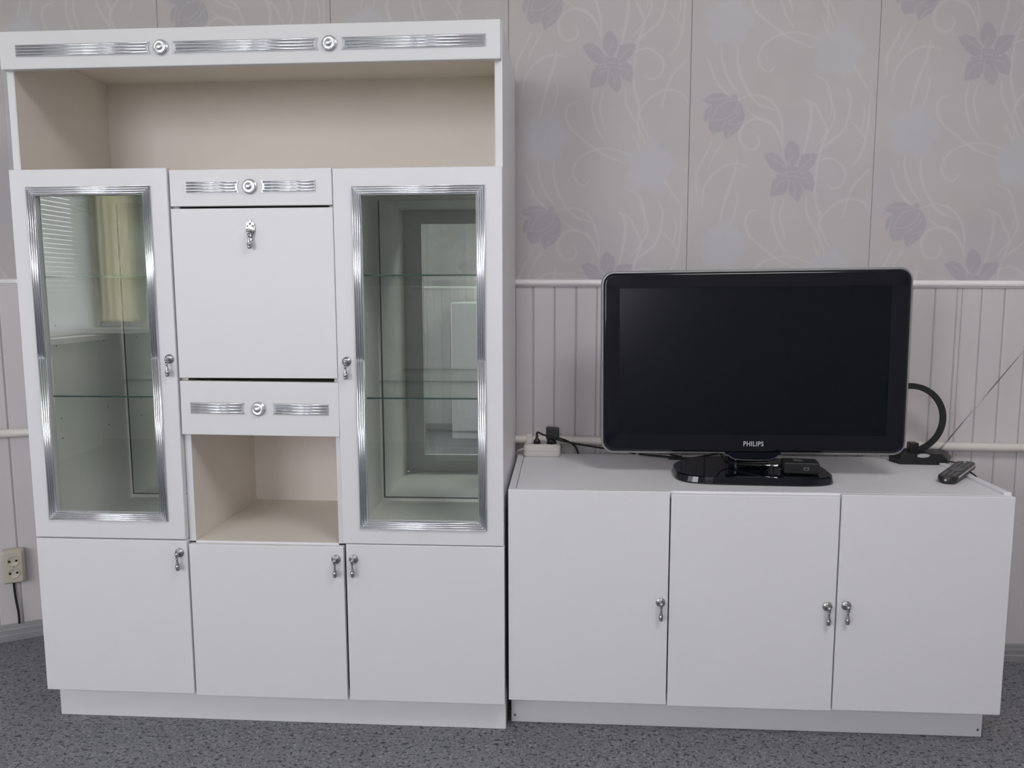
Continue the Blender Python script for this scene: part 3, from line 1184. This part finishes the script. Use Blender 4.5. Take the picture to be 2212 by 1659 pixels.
# mirrors, glass shelves, pin holes in the two glazed compartments
for a, b in ((TX0 + T + 0.0013, PX[0][0]), (PX[1][1], TX1 - T - 0.0013)):
    obj('compartment_floor', box(a, b, CF + 0.002, BACK, 0.4686, 0.4696), 'pale_board', tall)
    pa, pb = (b - 0.001, b) if b < -0.7 else (a, a + 0.001)
    obj('side_lining', box(pa, pb, CF + 0.002, BACK, 0.4697, 1.3104), 'pale_board', tall)
    obj('back_lining', box(a + 0.001, b - 0.001, BACK - 0.0004, BACK, 0.4697, 1.3104), 'pale_board', tall)
    obj('compartment_ceiling', box(a + 0.001, b - 0.001, CF + 0.002, BACK - 0.0004, 1.3094, 1.3104), 'pale_board', tall)
    mo = obj('mirror', box(a + 0.011, b - 0.008, BACK - 0.0045, BACK - 0.0005, 0.482, 1.2985, 0.0008, 1), 'mirror', tall)
    obj('dark_edge', box(a + 0.0085, a + 0.0110, BACK - 0.0052, BACK - 0.0005, 0.480, 1.2985), 'mirror_edge', mo)
    obj('dark_edge', box(a + 0.0110, b - 0.008, BACK - 0.0052, BACK - 0.0005, 0.4800, 0.4819), 'mirror_edge', mo)
    mo['label'] = 'mirror fixed to the back of the glazed compartment'
    for zz in (1.0895, 0.8065):
        bm = new_bm()
        s0, s1, y0, y1 = a + 0.0008, b - 0.0008, 0.040, BACK - 0.006
        h = 0.004
        for z in (zz, zz + h):
            bm.faces.new([bm.verts.new(q) for q in ((s0, y0, z), (s1, y0, z), (s1, y1, z), (s0, y1, z))])
        gs = obj('glass_shelf', bm, 'shelf_glass', tall)
        obj('polished_edge', box(s0, s1, y0, y0 + 0.0006, zz, zz + h), 'glass_edge', gs)
        obj('polished_edge', box(s0, s1, y1 - 0.0006, y1, zz, zz + h), 'glass_edge', gs)
    for yy in (0.10, 0.30):
        for zz in (0.975, 0.925, 0.745, 0.695):
            bm = new_bm()
            add_lathe(bm, [(0.0018, 0.0), (0.0018, 0.0004)], 8, 'x', (a + 0.0001, yy, zz))
            obj('pin_hole', bm, 'dark_hole', tall)

# ------------------------------------------------------------------ low cabinet
LX0, LX1 = -0.1265, 0.9955
LF = 0.012
low = thing('low_cabinet', ((LX0 + LX1) / 2, 0.22, 0),
            'low white three-door cabinet with the television standing on its top', 'cabinet')
LC = LF + 0.017
obj('side_panel', box(LX0, LX0 + 0.0165, LC, 0.428, 0.0945, 0.6020, 0.0008, 1), 'white_paint', low)
obj('side_panel', box(LX1 - 0.0165, LX1, LC, 0.428, 0.0945, 0.6070, 0.0015, 2), 'white_paint', low)
obj('top_board', box(LX0 + 0.0178, LX1 - 0.0172, LC - 0.002, 0.430, 0.5850, 0.6010, 0.0008, 1), 'white_paint', low)
obj('bottom_board', box(LX0 + 0.0166, LX1 - 0.0166, LC, 0.428, 0.0945, 0.1105), 'cream_board', low)
obj('back_panel', box(LX0 + 0.0166, LX1 - 0.0166, 0.420, 0.426, 0.1106, 0.5849), 'cream_board', low)
for x in (0.2437, 0.6208):
    obj('partition', box(x - 0.008, x + 0.008, LC + 0.06, 0.4199, 0.1106, 0.5849), 'cream_board', low)
bm = new_bm()
add_box(bm, LX0 + 0.0015, LX1 - 0.002, 0.078, 0.094, 0.0, 0.0943, 0.001, 1)
add_box(bm, LX0 + 0.0015, LX0 + 0.0175, 0.0942, 0.428, 0.0, 0.0943)
add_box(bm, LX1 - 0.018, LX1 - 0.002, 0.0942, 0.428, 0.0, 0.0943)
pl = obj('plinth', bm, 'white_paint', low)
for x in (-0.116, 0.984):
    bm = new_bm()
    add_lathe(bm, [(0.0001, 0.0), (0.0034, 0.0), (0.0034, -0.0006), (0.0026, -0.0010), (0.0012, -0.0004), (0.0001, -0.0004)], 12, 'y', (x, 0.078, 0.018))
    obj('screw', bm, 'pewter', pl)
slab_door(low, LX0, 0.2418, 0.0922, 0.6025, LF, LF + 0.016, (0.2252, 0.3417))
slab_door(low, 0.2450, 0.6190, 0.0897, 0.5963, LF, LF + 0.016, (0.6005, 0.3409))
slab_door(low, 0.6222, LX1, 0.0922, 0.6008, LF, LF + 0.016, (0.6424, 0.3440))
LT = 0.6010

# ------------------------------------------------------------------ television
tv = local_thing('television', (0.46, 0.19, LT), 'black flat-screen television on a glossy black foot on the low cabinet', 'television',
                 rot=(0, 0, math.radians(-2.2)))
TILT = math.radians(-0.55)


def tilt(bm, about=(0.0, 0.0)):
    """roll of the display about its stand"""
    m = Matrix.Rotation(TILT, 4, 'Y')
    bmesh.ops.transform(bm, matrix=m, verts=bm.verts[:])
    return bm


WX0, WX1, WZ0, WZ1 = -0.366, 0.3645, 0.0540, 0.5055


def shell(rects):
    """stack of rounded rectangles (x0,x1,z0,z1,r,y) lofted into a solid"""
    bm = new_bm()
    rings = [[bm.verts.new((x, y, z)) for x, z in round_rect(a, b, c, d, r, 8)] for a, b, c, d, r, y in rects]
    for A, B in zip(rings, rings[1:]):
        n = len(A)
        for i in range(n):
            f = bm.faces.new((A[i], A[(i + 1) % n], B[(i + 1) % n], B[i]))
    bm.faces.new(rings[0])
    bm.faces.new(rings[-1][::-1])
    return bm


def rr(e, r, y):
    return (WX0 + e, WX1 - e, WZ0 + e, WZ1 - e, r, y)


o = obj('rim', tilt(shell([rr(0.004, 0.028, -0.004), rr(0.001, 0.031, -0.002), rr(0.0, 0.032, 0.004), rr(0.0, 0.032, 0.018), rr(0.006, 0.028, 0.026)])), 'tv_rim', tv)
o['label'] = 'thin grey outer rim'
# glossy bezel: a ring, domed slightly, with the screen opening
SX0, SX1, SZ0, SZ1 = -0.3205, 0.3135, 0.1040, 0.4625


def bezel():
    bm = new_bm()
    n = 8
    outer = round_rect(WX0 + 0.0055, WX1 - 0.0055, WZ0 + 0.0055, WZ1 - 0.0055, 0.027, n)
    m2 = round_rect(WX0 + 0.0078, WX1 - 0.0078, WZ0 + 0.0078, WZ1 - 0.0078, 0.0255, n)
    m3 = round_rect(WX0 + 0.0125, WX1 - 0.0125, WZ0 + 0.0125, WZ1 - 0.0125, 0.022, n)
    inner = round_rect(SX0, SX1, SZ0, SZ1, 0.0008, n)
    inner2 = round_rect(SX0, SX1, SZ0, SZ1, 0.0008, n)
    R = [[bm.verts.new((x, y, z)) for x, z in ring] for ring, y in
         ((outer, 0.0), (outer, -0.0055), (m2, -0.0098), (m3, -0.0112), (inner, -0.0106), (inner2, -0.0090))]
    for A, B in zip(R, R[1:]):
        k = len(A)
        for i in range(k):
            f = bm.faces.new((A[i], A[(i + 1) % k], B[(i + 1) % k], B[i]))
            f.smooth = (B is R[2] or B is R[3])
    return bm


bz = obj('bezel', tilt(bezel()), 'black_gloss', tv)
bm = new_bm()
bm.faces.new([bm.verts.new(q) for q in ((SX0 - 0.001, -0.0092, SZ0 - 0.001), (SX1 + 0.001, -0.0092, SZ0 - 0.001), (SX1 + 0.001, -0.0092, SZ1 + 0.001), (SX0 - 0.001, -0.0092, SZ1 + 0.001))])
o = obj('screen', tilt(bm), 'screen_glass', tv)
o['label'] = 'dark switched-off screen'
bm = shell([(-0.335, 0.333, 0.078, 0.478, 0.03, 0.026), (-0.30, 0.30, 0.10, 0.45, 0.03, 0.050), (-0.22, 0.22, 0.12, 0.40, 0.03, 0.075)])
obj('rear_housing', tilt(bm), 'black_matte', tv)
# chin under the bezel
chin = [(-0.066, 0.0560), (-0.056, 0.0530), (-0.046, 0.0460), (-0.036, 0.0425), (-0.020, 0.0412), (0.028, 0.0412), (0.044, 0.0425), (0.054, 0.0460), (0.064, 0.0530), (0.074, 0.0560), (0.06, 0.066), (-0.052, 0.066)]
bm = add_prism(new_bm(), chin, -0.0070, 0.012, 'y')
obj('chin', bm, 'black_gloss', tv)
chin2 = [(x, z - 0.0022) for x, z in chin[:10]] + chin[9::-1]
bm = add_prism(new_bm(), chin2, -0.0045, 0.014, 'y')
obj('chin_rim', bm, 'tv_rim', tv)


def text_mesh(txt, size, extrude=0.0004, bold=0.0):
    cu = bpy.data.curves.new('text', 'FONT')
    cu.body = txt
    cu.size = size
    cu.extrude = extrude
    cu.offset = bold
    cu.align_x = 'CENTER'
    cu.space_character = 1.12
    ob = bpy.data.objects.new('text', cu)
    C.objects.link(ob)
    dg = bpy.context.evaluated_depsgraph_get()
    me = bpy.data.meshes.new_from_object(ob.evaluated_get(dg))
    bpy.data.objects.remove(ob)
    bpy.data.curves.remove(cu)
    return me


tm = text_mesh('PHILIPS', 0.0142, 0.0003, 0.00022)
xs = [v.co.x for v in tm.vertices]
sc = 0.0475 / (max(xs) - min(xs))
mid_x = (max(xs) + min(xs)) / 2
for v in tm.vertices:
    v.co = Vector(((v.co.x - mid_x) * sc, -v.co.z, v.co.y * 1.18))
tm.materials.append(MATS['logo_grey'])
o = obj('logo', tm, None, tv, loc=(0.0040, -0.0112, 0.0760), rot=(0, TILT, 0))
o['label'] = 'grey lettering reading PHILIPS'
# neck
bm = new_bm()
add_prism(bm, [(x, y) for x, y in round_rect(-0.044, 0.056, 0.020, 0.080, 0.024, 8)], 0.016, 0.052, 'z')
obj('neck', bm, 'black_gloss', tv)
bm = new_bm()
add_box(bm, -0.05, 0.06, 0.022, 0.062, 0.045, 0.20, 0.006, 2)
obj('neck_bracket', bm, 'black_matte', tv)


# foot
def foot_outline(k, yo=0.0):
    pts = []
    cx, cy = -0.001, 0.012
    for i in range(48):
        a = 2 * PI * i / 48
        ca, sa = math.cos(a), math.sin(a)
        ex = 2.0 if sa > 0 else 4.6
        x = 0.1870 * math.copysign(abs(ca) ** (2 / ex), ca)
        y = (0.140 if sa > 0 else 0.118) * math.copysign(abs(sa) ** (2 / ex), sa)
        pts.append((cx + x * k, cy + y * k + yo))
    return pts


bm = new_bm()
lv = [(0.985, 0.0, 0.0), (1.0, 0.0, 0.002), (1.0, 0.0, 0.004), (0.985, 0.0, 0.0165), (0.965, 0.0005, 0.0185)]
R = [[bm.verts.new((x, y, z)) for x, y in foot_outline(k, yo)] for k, yo, z in lv]
for A, B in zip(R, R[1:]):
    for i in range(48):
        f = bm.faces.new((A[i], A[(i + 1) % 48], B[(i + 1) % 48], B[i]))
bm.faces.new(R[0])
bm.faces.new(R[-1][::-1])
obj('foot', bm, 'black_gloss', tv)

# ------------------------------------------------------------------ set-top box on the foot
stb = local_thing('set_top_box', (0.5685, 0.150, LT + 0.0190), 'small black set-top box standing on the foot of the television', 'set-top box',
                  rot=(0, 0, math.radians(-7)))
obj('case', box(-0.0405, 0.0405, -0.028, 0.028, 0.002, 0.0285, 0.0025, 2), 'black_plastic', stb)
for x in (-0.03, 0.03):
    for y in (-0.02, 0.02):
        bm = new_bm()
        add_lathe(bm, [(0.004, 0.0), (0.004, 0.0022)], 10, 'z', (x, y, 0))
        obj('foot', bm, 'rubber', stb)
bm = new_bm()
add_box(bm, 0.004, 0.0155, -0.0290, -0.0278, 0.0115, 0.0178)
o = obj('usb_port', bm, 'port_grey', stb)
bm = new_bm()
add_box(bm, 0.0052, 0.0143, -0.0293, -0.0285, 0.0127, 0.0166)
obj('port_opening', bm, 'dark_hole', o)
bm = new_bm()
add_box(bm, -0.016, 0.006, -0.006, 0.010, 0.0284, 0.0288)
obj('label_patch', bm, 'grey_key', stb)

# cables plugged into the set-top box
w0 = Vector((0.5685, 0.150, LT + 0.019))
bm = new_bm()
add_box(bm, 0.4960, 0.5255, 0.166, 0.178, 0.6330, 0.6420, 0.002, 1)
add_tube(bm, spline([(0.497, 0.172, 0.6375), (0.47, 0.185, 0.634), (0.44, 0.215, 0.628), (0.42, 0.27, 0.622), (0.40, 0.335, 0.610), (0.35, 0.362, 0.6055), (0.29, 0.381, 0.605), (0.21, 0.415, 0.605)], 6), 0.0028, 8)
tag(obj('video_cable', bm, 'rubber'), 'black cable running from the set-top box behind the television foot', 'cable')
bm = new_bm()
add_tube(bm, [(0.5250, 0.156, 0.6335), (0.5060, 0.158, 0.6335)], [0.0042, 0.0042], 10)
add_tube(bm, [(0.5062, 0.158, 0.6335), (0.488, 0.163, 0.6335)], [0.0026, 0.0022], 8)
cr = tag(obj('antenna_plug', bm, 'chrome'), 'silver coaxial plug in the side of the set-top box', 'plug')
bm = new_bm()
add_tube(bm, spline([(0.489, 0.163, 0.6335), (0.46, 0.175, 0.631), (0.415, 0.215, 0.629), (0.398, 0.25, 0.645), (0.395, 0.288, 0.69), (0.395, 0.29, 0.80)], 6), 0.0020, 8)
tag(obj('coaxial_cable', bm, 'rubber'), 'thin black coaxial lead running up behind the television', 'cable')
# short tied cord lying left of the foot
bm = new_bm()
add_tube(bm, spline([(0.284, 0.366, 0.6053), (0.31, 0.362, 0.6053), (0.338, 0.358, 0.6053)], 4), [0.0034] * 9, 8)
add_tube(bm, spline([(0.336, 0.358, 0.6053), (0.37, 0.382, 0.6055), (0.405, 0.412, 0.606), (0.43, 0.425, 0.608)], 6), 0.0030, 8)
add_tube(bm, spline([(0.296, 0.415, 0.605), (0.305, 0.392, 0.607), (0.318, 0.365, 0.609)], 5), 0.0026, 8)
tc = obj('tied_extension_cord', bm, 'rubber')
tag(tc, 'black tied-up cord with a thick plug lying beside the television foot', 'cord')
bm = new_bm()
add_tube(bm, [(0.318, 0.3665, 0.603), (0.3185, 0.3665, 0.6195)], 0.0006, 6)
obj('cable_tie', bm, 'rubber', tc)

# ------------------------------------------------------------------ indoor antenna
ant = thing('indoor_antenna', (0.95, 0.37, LT), 'black indoor antenna with a round loop and a telescopic rod', 'antenna')
bm = new_bm()
bot = [(0.874, 0.395), (0.868, 0.378), (0.880, 0.338), (0.998, 0.332), (1.028, 0.376), (1.018, 0.402), (0.94, 0.408)]
A = [bm.verts.new((x * 0.985 + 0.014, y * 0.97 + 0.011, LT)) for x, y in bot]
B = [bm.verts.new((x * 0.985 + 0.014, y * 0.97 + 0.011, LT + 0.007)) for x, y in bot]
D = [bm.verts.new((x, y, LT + 0.009)) for x, y in bot]
E_ = [bm.verts.new((x, y, LT + 0.016)) for x, y in bot]
G = [bm.verts.new((0.95 + (x - 0.95) * 0.84, 0.376 + (y - 0.374) * 0.70, LT + 0.029 + (y - 0.37) * 0.06)) for x, y in bot]
n = len(bot)
for P_, Q_ in ((A, B), (B, D), (D, E_), (E_, G)):
    for i in range(n):
        bm.faces.new((P_[i], P_[(i + 1) % n], Q_[(i + 1) % n], Q_[i]))
bm.faces.new(A[::-1])
bm.faces.new(G)
obj('base', bm, 'black_plastic', ant)
bm = new_bm()
add_lathe(bm, [(0.0001, 0.0), (0.0190, 0.0), (0.0196, 0.0012), (0.0180, 0.0026), (0.0100, 0.0034), (0.0001, 0.0036)], 24, 'z')
mtx = Matrix.Translation((0.944, 0.3435, LT + 0.0190)) @ Matrix.Rotation(math.radians(46), 4, 'X') @ Matrix.Diagonal((1, 0.52, 1, 1))
bmesh.ops.transform(bm, matrix=mtx, verts=bm.verts[:])
o = obj('button', bm, 'pale_key', ant)
o['label'] = 'silver oval button'
bm = add_box(new_bm(), 0.917, 0.940, 0.366, 0.392, LT + 0.024, LT + 0.052, 0.003, 2)
obj('pivot', bm, 'black_plastic', ant)
bm = new_bm()
cx, cz, ro, ri = 0.9145, 0.7155, 0.0955, 0.0805
N = 64
rings = []
for k in range(N):
    a = 2 * PI * k / N
    rings.append([bm.verts.new((cx + r * math.cos(a), y, cz + r * math.sin(a))) for r, y in
                  ((ri, 0.3765), (ri, 0.3835), (ro, 0.3835), (ro, 0.3765))])
for k in range(N):
    A, B = rings[k], rings[(k + 1) % N]
    for i in range(4):
        bm.faces.new((A[i], A[(i + 1) % 4], B[(i + 1) % 4], B[i]))
obj('loop', bm, 'black_matte', ant)
bm = new_bm()
p0, dv = Vector((1.0020, 0.392, LT + 0.026)), Vector((0.198, 0.004, 0.263))
add_tube(bm, [p0, p0 + dv * 0.12], 0.0021, 8)
add_tube(bm, [p0 + dv * 0.10, p0 + dv * 0.75], 0.0015, 8)
add_tube(bm, [p0 + dv * 0.74, p0 + dv * 1.45], 0.0012, 8)
obj('telescopic_rod', bm, 'pewter', ant)

# antenna lead leaving over the cabinet side
bm = new_bm()
add_tube(bm, spline([(1.000, 0.352, LT + 0.0065), (1.02, 0.345, LT + 0.006), (1.012, 0.300, 0.6095), (1.004, 0.24, 0.6085), (1.003, 0.19, 0.600), (1.003, 0.17, 0.56)], 6), 0.0018, 8)
# (kept short: it disappears under the remote control)

tag(obj('antenna_lead', bm, 'black_matte'), 'thin dark lead hanging from the antenna over the right cabinet edge', 'cable')

# ------------------------------------------------------------------ remote control
rem = local_thing('remote_control', (0.957, 0.196, LT + 0.0128), 'slim black remote control with many buttons beside the antenna', 'remote control',
                  rot=(math.radians(-2.0), math.radians(-2.6), math.radians(50)))
RL, RW = 0.094, 0.0215


def rem_ring(e, z):
    return [(x, y, z) for x, y in round_rect(-RL + e, RL - e, -RW + e, RW - e, 0.0205 - e, 8)]


bm = new_bm()
R = [[bm.verts.new(q) for q in rem_ring(e, z)] for e, z in ((0.006, -0.0085), (0.0015, -0.005), (0.0, 0.0), (0.0, 0.0045), (0.0012, 0.0085))]
for A, B in zip(R, R[1:]):
    k = len(A)
    for i in range(k):
        f = bm.faces.new((A[i], A[(i + 1) % k], B[(i + 1) % k], B[i]))
bm.faces.new(R[0])
bm.faces.new(R[-1][::-1])
obj('case', bm, 'black_plastic', rem)
bm = new_bm()
for sgn in (-1, 1):
    add_box(bm, -0.072, 0.073, sgn * RW - 0.0006, sgn * RW + 0.0006, 0.0035, 0.0072)
o = obj('side_strip', bm, 'chrome', rem)
o['label'] = 'silver side strip'
key = mesh_from(box(-0.0040, 0.0040, -0.0030, 0.0030, 0, 0.0016, 0.0009, 1), 'key')
key.materials.append(MATS['grey_key'])
for i in range(15):
    x = -0.068 + i * 0.0098
    if 5 <= i <= 8:
        continue
    for j in (-1, 0, 1):
        obj('key', key, None, rem, loc=(x, j * 0.0115, 0.0080))
bm = new_bm()
add_lathe(bm, [(0.0060, 0.0), (0.0160, 0.0), (0.0160, 0.0012), (0.0130, 0.0020), (0.0075, 0.0016), (0.0060, 0.0)], 28, 'z', (-0.004, 0, 0.0082))
obj('navigation_ring', bm, 'grey_key', rem)
bm = new_bm()
add_lathe(bm, [(0.0001, 0.0), (0.0050, 0.0), (0.0048, 0.0018), (0.0001, 0.0024)], 16, 'z', (-0.004, 0, 0.0082))
obj('ok_key', bm, 'grey_key', rem)
bm = new_bm()
add_lathe(bm, [(0.0001, 0.0), (0.0040, 0.0), (0.0038, 0.0016), (0.0001, 0.0020)], 16, 'z', (0.0805, 0.004, 0.0082))
obj('power_key', bm, 'pale_key', rem)
bm = new_bm()
add_lathe(bm, [(0.0001, 0.0), (0.0030, 0.0), (0.0028, -0.0010), (0.0001, -0.0013)], 12, 'x', (-RL - 0.0002, 0.0, 0.0015))
obj('emitter', bm, 'pale_key', rem)

# ------------------------------------------------------------------ power strip with plugs
ps = thing('power_strip', (-0.06, 0.40, LT), 'small white two-socket power strip at the back corner of the low cabinet', 'power strip')
bm = new_bm()
R = [[bm.verts.new((x, y, z)) for x, y in round_rect(-0.1105 + e, -0.0080 - e, 0.3785 + e, 0.4265 - e, 0.010, 6)] for e, z in
     ((0.004, LT), (0.001, LT + 0.003), (0.0, LT + 0.010), (0.0, LT + 0.0158), (0.0012, LT + 0.0163), (0.0, LT + 0.0168), (0.0005, LT + 0.028), (0.004, LT + 0.033), (0.007, LT + 0.034))]
for A, B in zip(R, R[1:]):
    k = len(A)
    for i in range(k):
        bm.faces.new((A[i], A[(i + 1) % k], B[(i + 1) % k], B[i]))
bm.faces.new(R[0])
bm.faces.new(R[-1][::-1])
obj('case', bm, 'white_plastic', ps)
for x in (-0.0735, -0.0330):
    bm = new_bm()
    add_lathe(bm, [(0.0150, 0.0), (0.0185, 0.0), (0.0185, 0.0014), (0.0150, 0.0014), (0.0150, 0.0)], 24, 'z', (x, 0.4015, LT + 0.0336))
    obj('socket_ring', bm, 'white_plastic', ps)
    bm = new_bm()
    add_lathe(bm, [(0.0001, 0.0), (0.0149, 0.0), (0.0149, 0.0004), (0.0001, 0.0004)], 20, 'z', (x, 0.4015, LT + 0.0338))
    obj('socket_well', bm, 'grey_key', ps)
bm = new_bm()
add_box(bm, -0.1040, -0.0870, 0.4150, 0.4262, LT + 0.032, LT + 0.0575, 0.002, 2)
obj('cord_guard', bm, 'white_plastic', ps)
bm = new_bm()
add_tube(bm, spline([(-0.108, 0.405, LT + 0.019), (-0.119, 0.409, LT + 0.014), (-0.127, 0.424, LT + 0.006), (-0.130, 0.436, LT - 0.02), (-0.130, 0.440, LT - 0.15)], 6), 0.0034, 8)
obj('cord', bm, 'white_plastic', ps)

pg = thing('mains_plug', (-0.0735, 0.40, LT + 0.034), 'slim black plug with its cord bent over, in the power strip', 'plug')
bm = new_bm()
add_lathe(bm, [(0.0001, LT + 0.0345), (0.0092, LT + 0.0345), (0.0092, LT + 0.040), (0.0080, LT + 0.044), (0.0042, LT + 0.048), (0.0034, LT + 0.058), (0.0030, LT + 0.060), (0.0001, LT + 0.0604)], 16, 'z', (-0.0735, 0.4015, 0))
obj('body', bm, 'black_plastic', pg)
bm = new_bm()
add_tube(bm, spline([(-0.0735, 0.4015, LT + 0.057), (-0.0738, 0.401, LT + 0.0635), (-0.0690, 0.398, LT + 0.0655), (-0.056, 0.392, LT + 0.0605), (-0.030, 0.384, LT + 0.0535),
                     (-0.006, 0.384, LT + 0.0455), (0.040, 0.395, LT + 0.0345), (0.10, 0.41, LT + 0.022), (0.16, 0.425, LT + 0.010), (0.20, 0.424, LT + 0.004)], 6), 0.0026, 8)
obj('cord', bm, 'rubber', pg)

ad = thing('power_adapter', (-0.030, 0.40, LT + 0.034), 'chunky black plug-in power adapter standing in the power strip', 'adapter')
bm = new_bm()
add_lathe(bm, [(0.0001, LT + 0.0345), (0.0130, LT + 0.0345), (0.0130, LT + 0.050), (0.0001, LT + 0.050)], 20, 'z', (-0.0330, 0.4015, 0))
obj('plug_base', bm, 'black_plastic', ad)
bm = new_bm()
add_box(bm, -0.0480, -0.0120, 0.3900, 0.4140, LT + 0.0470, LT + 0.0800, 0.003, 2)
for v in bm.verts:
    if v.co.z > LT + 0.06:
        v.co.z += (-0.030 - v.co.x) * 0.06
obj('body', bm, 'black_plastic', ad)
bm = new_bm()
add_tube(bm, spline([(-0.014, 0.396, LT + 0.0505), (-0.006, 0.400, LT + 0.048), (0.012, 0.412, LT + 0.039), (0.030, 0.426, LT + 0.024), (0.039, 0.438, LT + 0.006), (0.043, 0.445, LT - 0.03), (0.044, 0.446, LT - 0.2)], 6), 0.0024, 8)
obj('cord', bm, 'rubber', ad)

# ------------------------------------------------------------------ wall socket on the slanted wall
sc_ = CORNER + SD * 0.0655 + Vector((0, 0, 0.2355))
sock = local_thing('wall_socket', sc_ + SN * 0.0045, 'cream double wall socket mounted on the grey planks beside the cabinet', 'socket', rot=(0, 0, SA))
bm = new_bm()
R = [[bm.verts.new((x, y, z)) for x, z in round_rect(-0.0295 + e, 0.0295 - e, -0.0515 + e, 0.0515 - e, 0.006, 5)] for e, y in
     ((0.0, 0.0), (0.0, -0.022), (0.005, -0.032), (0.0065, -0.033))]
for A, B in zip(R, R[1:]):
    k = len(A)
    for i in range(k):
        bm.faces.new((A[i], A[(i + 1) % k], B[(i + 1) % k], B[i]))
bm.faces.new(R[0])
bm.faces.new(R[-1][::-1])
obj('case', bm, 'cream_plastic', sock)
for zc_ in (0.0195, -0.0175):
    bm = new_bm()
    add_lathe(bm, [(0.0145, -0.0328), (0.0170, -0.0328), (0.0170, -0.0342), (0.0145, -0.0342), (0.0135, -0.0331), (0.0001, -0.0331)], 24, 'y', (0.001, 0, zc_))
    o = obj('outlet', bm, 'cream_plastic', sock)
    for x in (-0.0080, 0.0100):
        bm = new_bm()
        add_lathe(bm, [(0.0001, -0.0333), (0.0034, -0.0333), (0.0034, -0.0338), (0.0001, -0.0338)], 12, 'y', (x, 0, zc_ + x * 0.05))
        obj('contact_hole', bm, 'dark_hole', o)
bm = new_bm()
add_lathe(bm, [(0.0001, -0.0329), (0.0024, -0.0329), (0.0020, -0.0340), (0.0001, -0.0342)], 10, 'y', (0.001, 0, 0.001))
obj('screw', bm, 'pewter', sock)
q = lambda s_, d_, z_: CORNER + SD * s_ + SN * d_ + Vector((0, 0, z_))
bm = new_bm()
add_tube(bm, spline([q(0.0685, 0.012, 0.186), q(0.0690, 0.010, 0.165), q(0.0665, 0.012, 0.125), q(0.0625, 0.014, 0.085), q(0.0625, 0.014, 0.051)], 6), 0.0032, 8)
tag(obj('socket_cord', bm, 'rubber'), 'black cord hanging from the double wall socket to the baseboard', 'cord')

# ------------------------------------------------------------------ window dressing and rear furniture (seen as reflections)
bl = thing('venetian_blind', (XL + 0.03, (WIN_L['y0'] + WIN_L['y1']) / 2, WIN_L['z1']),
           'white venetian blind with many slats over the large side window', 'blind')
ym = (WIN_L['y0'] + WIN_L['y1']) / 2
hw = (WIN_L['y1'] - WIN_L['y0']) / 2 - 0.005
bm = new_bm()
tl = math.radians(62)
for sgn in (0,):
    pr = [(-0.0160 * math.cos(tl), 0.0160 * math.sin(tl)), (0.0 - 0.0012 * math.sin(tl), 0.0015), (0.0160 * math.cos(tl), -0.0160 * math.sin(tl))]
    A = [bm.verts.new((a, -hw, b)) for a, b in pr]
    B = [bm.verts.new((a, hw, b)) for a, b in pr]
    for i in range(2):
        bm.faces.new((A[i], A[i + 1], B[i + 1], B[i]))
slat = mesh_from(bm, 'slat')
slat.materials.append(MATS['blind_slat'])
zz = WIN_L['z1'] + 0.005
while zz > WIN_L['z0'] + 0.01:
    obj('slat', slat, None, bl, loc=(XL + 0.03, ym, zz))
    zz -= 0.0285
obj('head_rail', box(XL + 0.012, XL + 0.048, ym - hw, ym + hw, WIN_L['z1'] + 0.02, WIN_L['z1'] + 0.05, 0.002, 1), 'white_plastic', bl)
obj('bottom_rail', box(XL + 0.017, XL + 0.043, ym - hw, ym + hw, WIN_L['z0'] + 0.002, WIN_L['z0'] + 0.012, 0.002, 1), 'white_plastic', bl)

cu = new_bm()
n = 60
x0, x1 = WIN_R['x0'] - 0.01, -2.845
A, B = [], []
for i in range(n + 1):
    t = i / n
    x = x0 + (x1 - x0) * t
    y = YR + 0.012 + 0.004 * math.sin(t * 40)
    A.append(cu.verts.new((x, y, 0.86)))
    B.append(cu.verts.new((x, y, 2.28)))
for i in range(n):
    f = cu.faces.new((A[i], A[i + 1], B[i + 1], B[i]))
    f.smooth = True
tag(obj('sheer_curtain', cu, 'sheer_cloth'), 'yellowish sheer curtain hanging over the rear window', 'curtain')

wc = thing('white_cupboard', (-0.55, YR + 0.2, 0), 'plain white cupboard against the opposite wall, seen in the mirror', 'cupboard')
obj('body', box(-0.80, -0.35, YR + 0.02, YR + 0.36, 0.0, 0.98, 0.003, 1), 'white_paint', wc)
d = obj('door', box(-0.795, -0.355, YR + 0.361, YR + 0.377, 0.06, 0.97, 0.002, 1), 'white_paint', wc)
obj('handle', box(-0.40, -0.38, YR + 0.377, YR + 0.395, 0.60, 0.75, 0.003, 1), 'pewter', d)

lamp = thing('ceiling_lamp', (0.80, -1.40, H), 'round white glass ceiling lamp, switched on, above the room', 'lamp')
bm = new_bm()
add_lathe(bm, [(0.0001, H), (0.12, H), (0.12, H - 0.03), (0.0001, H - 0.03)], 32, 'z', (0.80, -1.40, 0))
obj('mount', bm, 'white_plastic', lamp)
bm = new_bm()
add_lathe(bm, [(0.10, H - 0.03), (0.42, H - 0.035), (0.435, H - 0.05), (0.41, H - 0.085), (0.28, H - 0.115), (0.0001, H - 0.125)], 40, 'z', (0.80, -1.40, 0))
obj('lamp_shade', bm, 'lamp_glass', lamp)

struct('ground_outside', box(-14, 14, -16, 10, -0.70, -0.60), 'outdoor_green')
